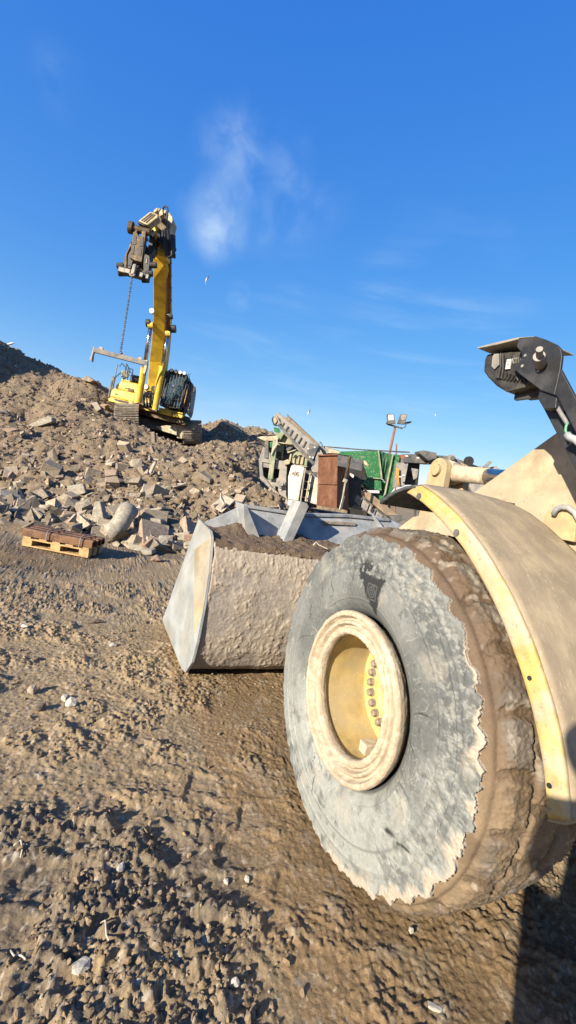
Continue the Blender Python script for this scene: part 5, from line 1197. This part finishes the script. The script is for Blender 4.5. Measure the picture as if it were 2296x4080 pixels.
fm = sD('frame', [(115, 515), (225, 522), (222, 560), (150, 548), (150, 590), (158, 670), (225, 760), (300, 830), (390, 980), (330, 960), (210, 780), (128, 700)], 11.9, .35, 'greysteel')
sD('frame', [(150, 590), (222, 600), (215, 700), (195, 705), (160, 670)], 12.3, .2, 'dark')
sD('frame', [(222, 520), (265, 530), (355, 535), (372, 590), (365, 690), (360, 840), (300, 830), (292, 770), (225, 755), (240, 700), (295, 690), (305, 610), (255, 605), (225, 690)], 11.88, .25, 'greysteel')
sD('frame', [(255, 605), (303, 612), (298, 690), (245, 700)], 12.2, .2, 'dark')
sD('frame', [(300, 705), (365, 700), (365, 850), (400, 960), (330, 900), (290, 800)], 11.8, .15, 'greysteel')
mb = MB(); c = P(*zD(318, 745), 11.8); mb.tube([c-FH*.1, c], .11, 16); mb.tube([c-FH*.16, c-FH*.1], .06, 12); part('wheel_hub', M['greysteel'], mb, fm)
sD('sticker', [(307, 783), (322, 786), (320, 802), (305, 799)], 11.77, .02, 'sticker', fm, 0); sD('sticker', [(272, 545), (283, 547), (282, 556), (272, 554)], 11.86, .015, 'sticker', fm, 0)
sD('skirt', [(395, 560), (350, 575), (340, 535), (380, 520), (400, 540)], 11.7, .4, 'cream')
wp = sD('cabinet', [(412, 575), (440, 568), (532, 592), (500, 760), (468, 955), (380, 940), (382, 680)], 11.6, .5, 'white', bevel=.03)
sD('cabinet_seam', [(382, 876), (470, 890), (469, 896), (382, 882)], 11.59, .03, 'belt', wp, 0)
sD('bracket', [(450, 570), (555, 580), (555, 592), (450, 584)], 11.6, .4, 'cream')
fr2 = sD('ladder', [(532, 596), (545, 600), (490, 985), (476, 980)], 11.5, .08, 'greysteel')
for k_ in range(5): sD('rung', [(528-k_*12, 640+k_*72), (590-k_*12, 650+k_*72), (590-k_*12, 658+k_*72), (528-k_*12, 648+k_*72)], 11.6, .05, 'cream', fr2, 0)
sD('ladder', [(578, 640), (590, 645), (545, 905), (532, 900)], 11.5, .08, 'cream', crusher)
wp2 = sD('cabinet', [(592, 652), (655, 695), (648, 935), (548, 905), (565, 800)], 11.65, .5, 'white', bevel=.02)
sD('leaf_emblem', [(608, 758), (606, 780), (585, 830), (566, 848), (568, 820), (582, 785)], 11.64, .02, 'leaf', wp2, 0)
def text(s_, a, b, D, size, m, parent, conv=zD, name='lettering'):
    cu = bpy.data.curves.new(name, 'FONT'); cu.body = s_; cu.size = 1; cu.extrude = .02; tmp = bpy.data.objects.new(name, cu); col.objects.link(tmp)
    dg = bpy.context.evaluated_depsgraph_get(); me = bpy.data.meshes.new_from_object(tmp.evaluated_get(dg)); bpy.data.objects.remove(tmp)
    p0, p1 = P(*conv(*a), D), P(*conv(*b), D); xd = (p1-p0); L_ = np.linalg.norm(xd); xd /= L_; zd = UX-xd*np.dot(UX, xd); zd /= np.linalg.norm(zd); nd = np.cross(xd, zd)
    v = np.array([q.co[:] for q in me.vertices]); k_ = L_/(v[:, 0].max()-v[:, 0].min()); hgt_ = size
    W_ = p0 + (v[:, :1]-v[:, 0].min())*k_*xd + v[:, 1:2]*hgt_*zd + v[:, 2:3]*.2*nd
    mb = MB(); mb.add(W_, [tuple(p_.vertices) for p_ in me.polygons]); return mb.build(name, M[m], parent)
text('EVO', (433, 668), (472, 678), 11.592, .17, 'brownink', wp)
text('s4', (412, 660), (428, 662), 11.592, .12, 'brownink', wp)
slab('cab_roof_clutter', [(660, 400), (720, 405), (840, 440), (850, 470), (700, 470), (670, 440)], 12.9, .5, M['greysteel'], crusher, zD)
slab('cab_roof_clutter', [(760, 428), (845, 450), (848, 470), (740, 465)], 12.7, .3, M['cream'], crusher, zD)
mb = MB(); mb.tube([P(*zD(*q), 12.8) for q in [(690, 398), (685, 375), (668, 360), (672, 385)]], .012, 6); part('aerial_wire', M['dark'], mb)
crl = MB()
for (a_, b_) in (((655, 400), (1480, 455)), ((700, 408), (1480, 462))): crl.tube([P(*zD(*a_), 13.2), P(*zD((a_[0]+b_[0])/2, (a_[1]+b_[1])/2+6), 13.2), P(*zD(*b_), 13.4)], .011, 5)
crl.build('cable', M['darkgrey'], crusher)
mb = MB(); mb.bar(P(*zD(380, 1000), 12.6), P(*zD(640, 1080), 12.6), 1.2, .5); mb.bar(P(*zD(300, 1010), 13.6), P(*zD(1000, 1120), 13.6), .8, .6); part('crawler', M['dark'], mb)

# ================================================================== RUSTY STEEL CHUTE BOX with its strap
skip = empty('steel_hopper_box', P(1330, 2140, 10.9), 'tall rusty brown steel box with a grey top band beside the white cabinet', 'steel box')
def sS(name, pts, D, th, m, bevel=.01, parent=skip): return slab(name, pts, D, th, M[m], parent, zD, bevel)
sS('front_panel', [(655, 485), (830, 480), (822, 962), (760, 958), (638, 935), (650, 760)], 10.9, .05, 'rustbox')
sS('front_panel', [(650, 738), (822, 745), (822, 752), (650, 745)], 10.87, .04, 'rustbox')
slab('side_panel', [(832, 482), (860, 490), (930, 590), (922, 985), (824, 962)], [10.95, 11.0, 11.5, 11.5, 10.95], .05, M['rustbox'], skip, zD, .005)
slab('top_band', [(832, 478), (1058, 532), (1045, 628), (826, 580)], [10.85, 11.3, 11.3, 10.85], .04, M['greysteel'], skip, zD, .005)
slab('top_band', [(655, 478), (832, 472), (832, 485), (656, 490)], 10.85, .3, M['rustbox'], skip, zD, .004)
sS('back_panel', [(860, 520), (1050, 560), (1040, 900), (930, 960), (920, 600)], 11.9, .1, 'dark')
sS('corner_cleat', [(1065, 530), (1085, 535), (1112, 572), (1100, 585), (1068, 565)], 11.25, .05, 'cream')
sS('corner_cleat', [(938, 640), (978, 665), (970, 692), (940, 665)], 11.2, .04, 'white')
mb = MB(); a_, b_ = P(*zD(938, 500), 10.75), P(*zD(900, 705), 10.75); L_ = np.linalg.norm(b_-a_); d_ = (b_-a_)/L_
for k_ in range(20):
    c = a_+d_*(k_+.5)*L_/20; ea = RX if k_ % 2 else FH; mb.tube([c+d_*.042*math.cos(t)+ea*.03*math.sin(t) for t in np.linspace(0, 2*math.pi, 8)], .012, 5, cap=False)
tag(mb.build('sling_chain', M['rustbrown']), 'short rusty chain over the corner of the brown steel box', 'chain')
mb = MB(); mb.bar(P(*zD(900, 705), 10.75), P(*zD(875, 860), 10.72), .03, .05); mb.bar(P(*zD(884, 850), 10.72), P(*zD(852, 975), 10.72), .03, .07); mb.bar(P(*zD(902, 700), 10.73), P(*zD(890, 730), 10.73), .05, .09)
tag(mb.build('lifting_strap', M['strap'], bevel=.004), 'pale webbing strap hanging below the rusty chain', 'strap')

# ================================================================== GREEN HOPPER SCREEN
scr = empty('screening_machine', P(1500, 2180, 13), 'big green hopper of a screening machine with dark grey frame at the right', 'screening machine')
def sG(name, pts, D, th, m, bevel=.012, conv=zD, parent=scr): return slab(name, pts, D, th, M[m], parent, conv, bevel)
hp_ = sG('hopper', [(850, 450), (1000, 446), (1195, 445), (1225, 690), (1100, 683), (1060, 560), (930, 490), (852, 478)], 12.6, .08, 'green')
sG('hopper_skirt', [(1100, 690), (1222, 697), (1228, 805), (1110, 790), (1057, 738)], 12.5, .3, 'green', parent=hp_)
sG('hopper_rib', [(1098, 681), (1226, 690), (1226, 700), (1096, 690)], 12.42, .06, 'palegreen', 0, parent=hp_)
sG('hopper_shadow_back', [(852, 452), (1190, 447), (1225, 800), (1000, 800), (870, 600)], 13.3, 1.0, 'dark', parent=hp_)  # dark colour stands in for the shadow behind and below the hopper
sG('hopper_shadow_back', [(1095, 690), (1060, 735), (1108, 795), (1010, 760), (1010, 560), (1060, 560)], 12.75, .1, 'dark', parent=hp_)  # dark sheet put in place of the shadow under the hopper face
sG('hopper_corner', [(1193, 440), (1203, 440), (1235, 690), (1222, 690)], 12.45, .1, 'palegreen', .005, parent=hp_)
# crumpled tarpaulin
rows = []
for u in np.linspace(0, 1, 24):
    row = []
    for v in np.linspace(0, 1, 30):
        l = np.array([1203, 447])*(1-v)+np.array([1232, 690])*v; r = np.array([1328, 478])*(1-v)+np.array([1268, 740])*v
        q = l*(1-u)+r*u; row.append(P(*zD(*q), 12.5+.10*float(vnoise(u*7+v*2.5, v*2, 0, 701))+.12*u))
    rows.append(row)
tp = grid_mesh('tarpaulin', np.array(rows), 24, 30, M['tarp'], parent=hp_); so_ = tp.modifiers.new('s', 'SOLIDIFY'); so_.thickness = .02
sG('hopper_side', [(1333, 476), (1392, 482), (1350, 760), (1268, 896), (1240, 890), (1268, 742)], 12.7, .1, 'green', parent=hp_)
sG('hopper_side', [(1325, 474), (1335, 476), (1252, 893), (1238, 890)], 12.6, .1, 'palegreen', .004, parent=hp_)
sG('hopper_leg', [(1228, 700), (1265, 742), (1240, 892), (1190, 895), (1128, 825), (1230, 830)], 12.75, .4, 'green', parent=hp_)
sG('hopper_leg', [(1150, 830), (1190, 885), (1195, 862), (1170, 826)], 12.7, .03, 'dark', 0, parent=hp_)
sG('chassis', [(930, 600), (1060, 800), (1180, 900), (1250, 960), (1250, 1200), (930, 1150)], 13.0, .4, 'dark')
cb2 = sG('lower_conveyor', [(1075, 795), (1110, 812), (1395, 1040), (1350, 1100), (1290, 1045), (1080, 870)], 11.8, .12, 'belt')
sG('lower_conveyor_panel', [(960, 760), (1080, 870), (1330, 1090), (1300, 1130), (1100, 1000), (945, 960)], 11.95, .15, 'darkgrey', parent=cb2)
for k_ in range(4):
    x0 = 1000+k_*62; y0_ = 870+k_*52; sG('panel_rib', [(x0, y0_-38), (x0+52, y0_+4), (x0+30, y0_+70), (x0-26, y0_+30)], 11.9, .03, 'greysteel', parent=cb2)
sG('lower_conveyor_end', [(1290, 1030), (1440, 1035), (1450, 1060), (1410, 1075), (1345, 1105)], 11.5, .3, 'darkgrey', parent=cb2)
gE = lambda name, pts, D, th, m, bevel=.01, parent=scr: slab(name, pts, D, th, M[m], parent, zE, bevel)
gE('column', [(180, 432), (242, 430), (262, 440), (232, 600), (160, 612)], 12.5, .3, 'greysteel')
gE('column', [(240, 430), (345, 432), (330, 590), (238, 590)], 13.0, .1, 'dark')
gE('top_beam', [(220, 372), (345, 372), (400, 400), (400, 440), (210, 430)], 12.7, .4, 'darkgrey')
hd = gE('hood', [(338, 350), (375, 345), (462, 362), (465, 400), (405, 420), (345, 370)], 12.3, .5, 'darkgrey')
gE('hood_panel', [(462, 380), (560, 385), (545, 440), (400, 440), (405, 420)], 12.5, .5, 'darkgrey')
gE('bracket', [(555, 378), (585, 372), (600, 400), (590, 430), (545, 420)], 12.4, .1, 'greysteel')
mb = MB(); c = P(*zE(576, 400), 12.38); mb.tube([c-FH*.02, c+FH*.1], .06, 12); part('lamp', M['darkgrey'], mb, scr)
gE('long_beam', [(590, 405), (610, 405), (790, 470), (905, 485), (885, 495), (770, 485), (590, 425)], 12.6, .12, 'darkgrey')
gE('long_beam', [(590, 445), (690, 455), (860, 462), (905, 470), (895, 500), (600, 490)], 12.9, .2, 'greysteel')
gE('beam_end', [(855, 465), (888, 455), (905, 480), (895, 498), (850, 495)], 12.5, .15, 'greysteel')
gE('arm', [(798, 462), (840, 420), (858, 428), (815, 472)], 12.3, .12, 'greysteel')
mb = MB(); c = P(*zE(693, 421), 12.3); mb.tube([c, c+FH*.06], .13, 18); part('round_mirror', M['black'], mb, scr)
gE('lower_panel', [(690, 595), (740, 575), (860, 565), (800, 610), (715, 645)], 12.6, .2, 'greysteel')
gE('lower_panel', [(686, 570), (694, 570), (718, 700), (650, 720), (560, 620)], 12.9, .2, 'dark')
mb = MB()
for k_ in range(3): mb.tube([P(*zE(*q), 12.4) for q in [(182+k_*6, 470), (178+k_*7, 520), (186+k_*4, 570), (196+k_*4, 600)]], .014, 6)
part('cable', M['orange'], mb, scr, smooth=True)
for q in [(205, 532), (228, 522), (330, 398), (250, 385)]: gE('sticker', [(q[0]-10, q[1]-5), (q[0]+10, q[1]-4), (q[0]+10, q[1]+5), (q[0]-10, q[1]+4)], 12.25, .02, 'sticker', 0)
gE('red_clip', [(200, 378), (240, 375), (250, 400), (215, 408)], 12.3, .1, 'redbrown')
gE('leg', [(862, 488), (900, 488), (960, 860), (910, 860)], 12.9, .25, 'darkgrey')
gE('leg', [(300, 590), (345, 590), (400, 980), (340, 980)], 12.9, .25, 'darkgrey')
gE('base_beam', [(330, 760), (960, 800), (965, 860), (335, 830)], 12.95, .5, 'darkgrey')
gE('guard', [(285, 470), (335, 480), (325, 540), (300, 555)], 12.6, .05, 'greysteel')

# ================================================================== FLOODLIGHT MAST
mast = empty('floodlight_mast', P(1548, 2260, 17), 'red and white floodlight pole rising behind the green hopper with two square lamps', 'floodlight mast')
mb = MB(); mb.tube([P(1548, 2200, 17), P(*zE(130, 360), 17), P(*zE(168, 180), 17)], [.06, .05, .045], 10); part('pole', M['redbrown'], mb, mast)
mb = MB(); mb.bar(P(*zE(112, 160), 16.95), P(*zE(222, 190), 16.95), .09, .05); part('crossbar', M['darkgrey'], mb, mast)
for pts, lens, lm in (([(113, 88), (160, 86), (172, 155), (118, 160)], [(120, 94), (155, 92), (160, 130), (122, 132)], 'lamp'), ([(212, 85), (256, 92), (238, 160), (186, 156)], [(216, 91), (250, 97), (240, 132), (206, 128)], 'greysteel')):
    f_ = slab('floodlight', pts, 16.8, .14, M['darkgrey'], mast, zE, .01); slab('lamp_glass', lens, 16.79, .03, M[lm], f_, zE, 0)
mb = MB(); mb.tube([P(*zE(*q), 16.85) for q in [(105, 158), (115, 140), (120, 130)]], .02, 6); mb.tube([P(*zE(*q), 16.85) for q in [(228, 185), (240, 180), (248, 150)]], .02, 6); part('lamp_bracket', M['black'], mb, mast)
slab('floodlight', [(240, 145), (285, 138), (288, 146), (245, 156)], 17.1, .3, M['darkgrey'], mast, zE, .01)
mb = MB(); mb.tube([P(1571, 2150, 18), P(*zE(178, 300), 18)], .03, 8); tag(mb.build('thin_post', M['redbrown']), 'short thin brown post top beside the floodlight pole', 'post')

# ================================================================== PALLET with rusty bars
c0_ = G(86, 2176); c1_ = c0_+np.array([.87, -.40, 0])*1.2/.957; axp = (c1_-c0_); Lp = np.linalg.norm(axp); axp /= Lp; ayp = np.array([-axp[1], axp[0], 0]); 
pal = empty('wooden_pallet', (c0_+c1_)/2+ayp*.28, 'new pine pallet on the mud carrying rusty steel bars', 'pallet')
gp = max(gz(c0_[0], c0_[1]), gz(c1_[0], c1_[1]), 0)+.004
FRp = np.array([axp, ayp, ZZ])
def pb(c, sz, name): 
    q = c0_+axp*c[0]+ayp*c[1]+ZZ*(c[2]+gp); mb = MB(); mb.box(q, sz, FRp); return mb.build(name, M['wood'], pal, .003)
Lp = .98
for y in (.05, .23, .41):
    pb((Lp/2, y, .011), (Lp, .10, .022), 'bottom_board')
    for x in (.07, Lp/2, Lp-.07): pb((x, y, .061), (.145, .10, .078), 'block')
for x in (.06, Lp*.3, Lp/2, Lp*.7, Lp-.06): pb((x, .23, .133), (.11, .46, .02), 'top_board')
for y in (.05, .23, .41): pb((Lp/2, y, .111), (Lp, .10, .022), 'stringer_board')
for k_ in range(3):
    y = .08+k_*.15; prof_ = [(-.072, 0), (-.068, .08), (-.048, .11), (0, .12), (.048, .11), (.068, .08), (.072, 0), (.056, 0), (.052, .07), (.032, .09), (-.032, .09), (-.052, .07), (-.056, 0)]
    o0 = c0_+axp*(-.03+.01*(k_ % 2))+ayp*y+ZZ*(gp+.147)
    mb = MB(); mb.prism([o0+ayp*a+ZZ*b for a, b in prof_], axp*(Lp+.06)); o_ = mb.build('steel_bar', M['rustpipe'], None, .002)
    tag(o_, ['rusty channel bar at the front edge of the pallet', 'rusty channel bar second from the front on the pallet', 'rusty channel bar third from the front on the pallet', 'rusty channel bar furthest back on the pallet'][k_], 'steel bar', 'rusty bars strapped on the pallet')
for x in (.36, .86):
    mb = MB(); ys_ = [(-.03, .0), (-.01, .24), (.06, .28), (.38, .28), (.46, .24), (.48, .0)]
    pth = [c0_+axp*Lp*x+ayp*(a-.005)+ZZ*(gp+.14+b*.55) for a, b in ys_]
    for a_, b_ in zip(pth[:-1], pth[1:]): mb.bar(a_, b_, .022, .004) if False else mb.tube([a_, b_], .008, 6)
    tag(mb.build('steel_band', M['greysteel']), ['steel band round the bars nearer the left end', 'steel band round the bars nearer the right end'][x > .5], 'steel band')

# ================================================================== GULLS
def gull(px, py, D, s_, pose, label):
    c = P(px, py, D); o = MB(); bd = RX*.3+UX*.9 if pose == 'fly' else RX*.8+UX*.15
    bd = bd/np.linalg.norm(bd); o.tube([c-bd*s_*.5, c-bd*s_*.3, c, c+bd*s_*.28, c+bd*s_*.42, c+bd*s_*.52], [s_*.02, s_*.09, s_*.14, s_*.10, s_*.075, s_*.015], 10)
    b = o.build('gull', M['gull'], None, smooth=True); tag(b, label, 'bird')
    if pose == 'fly':
        for sg, q in ((1, (.5, .9)), (-1, (-.25, -1.0))):
            w_ = MB(); e = c+RX*s_*q[0]+UX*s_*q[1]; m_ = c+RX*s_*q[0]*.7+UX*s_*q[1]*.35; w_.prism([c+bd*s_*.15, m_+bd*s_*.12, e, m_-bd*s_*.14, c-bd*s_*.15], FH*s_*.05); w_.build('wing', M['gulldark' if sg > 0 else 'gull'], b)
    else:
        for sg in (-1, 1): w_ = MB(); w_.tube([c+RH*sg*.04-ZZ*s_*.05, c+RH*sg*.04-ZZ*s_*.35], .01, 5); w_.build('leg', M['orange'], b)
    return b
gull(823, 1115, 26, .32, 'fly', 'white gull flying right of the tall boom with its wings raised')
gull(1229, 1646, 28, .30, 'fly', 'dark bird flying above the crusher conveyor')
gull(1736, 1653, 42, .32, 'fly', 'tiny bird far off right of the floodlights')
gq = None
for py in range(1360, 1460, 2):
    gq = ray_heap(40, py)
    if gq is not None: break
if gq is not None:
    b = gull(40, 1390, 22.5, .42, 'sit', 'white gull perched on the top of the left rubble mound'); dz = gq+ZZ*.17-np.array(b['_w']); b.location = Vector((np.array(b.location)+ (gq+ZZ*.10)-np.array(b['_w'])))

# ================================================================== PERSON taking the photograph (their shadow falls across the mud and the fender)
def person():
    fwd = FH; rt = RH; base = CAM - fwd*.315 - rt*.195; base[2] = gz(base[0], base[1])
    J = {}
    def j(n, r, f, z, rad): J[n] = (base+rt*r+fwd*f+ZZ*z*1.12, rad)
    j('pel', 0, 0, .93, .17); j('bel', 0, .0, 1.08, .185); j('che', 0, 0, 1.28, .20); j('nek0', -.03, 0, 1.46, .10); j('nek', -.06, .01, 1.53, .075); j('hed', -.14, .02, 1.61, .11); j('top', -.15, .02, 1.69, .09)
    for s, n in ((1, 'r'), (-1, 'l')):
        j(n+'hip', s*.11, 0, .88, .10); j(n+'kne', s*.14, .02, .50, .07); j(n+'ank', s*.17, -.01, .09, .048); j(n+'toe', s*.19, .17, .04, .042)
        j(n+'sho', s*.22, 0, 1.42, .10); j(n+'elb', .05+s*.26, .05, 1.20, .065); j(n+'wri', .24+s*.09, .19, 1.38, .04)
    E_ = [('pel', 'bel'), ('bel', 'che'), ('che', 'nek0'), ('nek0', 'nek'), ('nek', 'hed'), ('hed', 'top')]
    for n in 'rl': E_ += [('pel', n+'hip'), (n+'hip', n+'kne'), (n+'kne', n+'ank'), (n+'ank', n+'toe'), ('che', n+'sho'), (n+'sho', n+'elb'), (n+'elb', n+'wri')]
    def skin(name, keys, edges, m, parent, root, origin):
        me = bpy.data.meshes.new(name); ix = {k: i for i, k in enumerate(keys)}
        me.from_pydata([tuple(J[k][0]-origin) for k in keys], [(ix[a], ix[b]) for a, b in edges], []); me.update()
        o = bpy.data.objects.new(name, me); col.objects.link(o)
        if not len(me.skin_vertices):
            bpy.context.view_layer.objects.active = o; bpy.ops.object.modifier_add(type='SKIN')
        else: o.modifiers.new('skin', 'SKIN')
        for i, k in enumerate(keys):
            me.skin_vertices[0].data[i].radius = (J[k][1],)*2; me.skin_vertices[0].data[i].use_root = (k == root)
        sb = o.modifiers.new('sub', 'SUBSURF'); sb.levels = 2; sb.render_levels = 2
        me.materials.append(m)
        if parent: o.parent = parent
        else: o.location = origin
        return o
    org = base.copy()
    body = skin('person', list(J), E_, M['cloth'], None, 'pel', org); body['_w'] = [float(q) for q in org]
    tag(body, 'person in dark work clothes standing behind the camera whose shadow crosses the fender', 'person')
    tk = ['pel', 'rhip', 'rkne', 'rank', 'lhip', 'lkne', 'lank']
    for k in tk: J[k+'_t'] = (J[k][0], J[k][1]*1.18)
    skin('trousers', [k+'_t' for k in tk], [('pel_t', 'rhip_t'), ('rhip_t', 'rkne_t'), ('rkne_t', 'rank_t'), ('pel_t', 'lhip_t'), ('lhip_t', 'lkne_t'), ('lkne_t', 'lank_t')], M['trouser'], body, 'pel_t', org)
    J['h1'] = (J['hed'][0]+ZZ*.02-fwd*.01, .096); J['h2'] = (J['top'][0]-fwd*.015, .082)
    skin('hair', ['h1', 'h2'], [('h1', 'h2')], M['hair'], body, 'h1', org)
    hc = J['hed'][0]+fwd*.075
    mb = MB(); mb.tube([hc+ZZ*.02, hc-ZZ*.02+fwd*.025], [.008, .014], 8); mb.build('nose', M['skin'], body)
    for s, n in ((1, 'r'), (-1, 'l')):
        wv, _r = J[n+'wri']; J['a'+n] = (wv, .032); tgt = CAM+rt*s*.045-fwd*.09-ZZ*.03
        J['b'+n] = (wv*.4+tgt*.6, .034); J['c'+n] = (tgt, .028)
        skin('hand', ['a'+n, 'b'+n, 'c'+n], [('a'+n, 'b'+n), ('b'+n, 'c'+n)], M['skin'], body, 'b'+n, org)
        for k_ in range(4):
            p0 = tgt+ZZ*(.02-k_*.02); mb = MB(); mb.tube([p0, p0+rt*s*.01+fwd*.025, p0+fwd*.04-rt*s*.015], [.009, .0085, .007], 7); mb.build('finger', M['skin'], body)
        mb = MB(); mb.tube([tgt+ZZ*.02, tgt+ZZ*.035-rt*s*.02, tgt+ZZ*.04-rt*s*.045], [.011, .010, .008], 7); mb.build('thumb', M['skin'], body)
    mb = MB(); mb.box(CAM-fwd*.075, (.155, .009, .075), np.array([rt, fwd, ZZ])); tag(mb.build('phone', M['black'], None, .004), 'black phone held up by the person behind the camera', 'phone')
person()
print('objects', len(bpy.data.objects), 'verts', sum(len(m.vertices) for m in bpy.data.meshes))
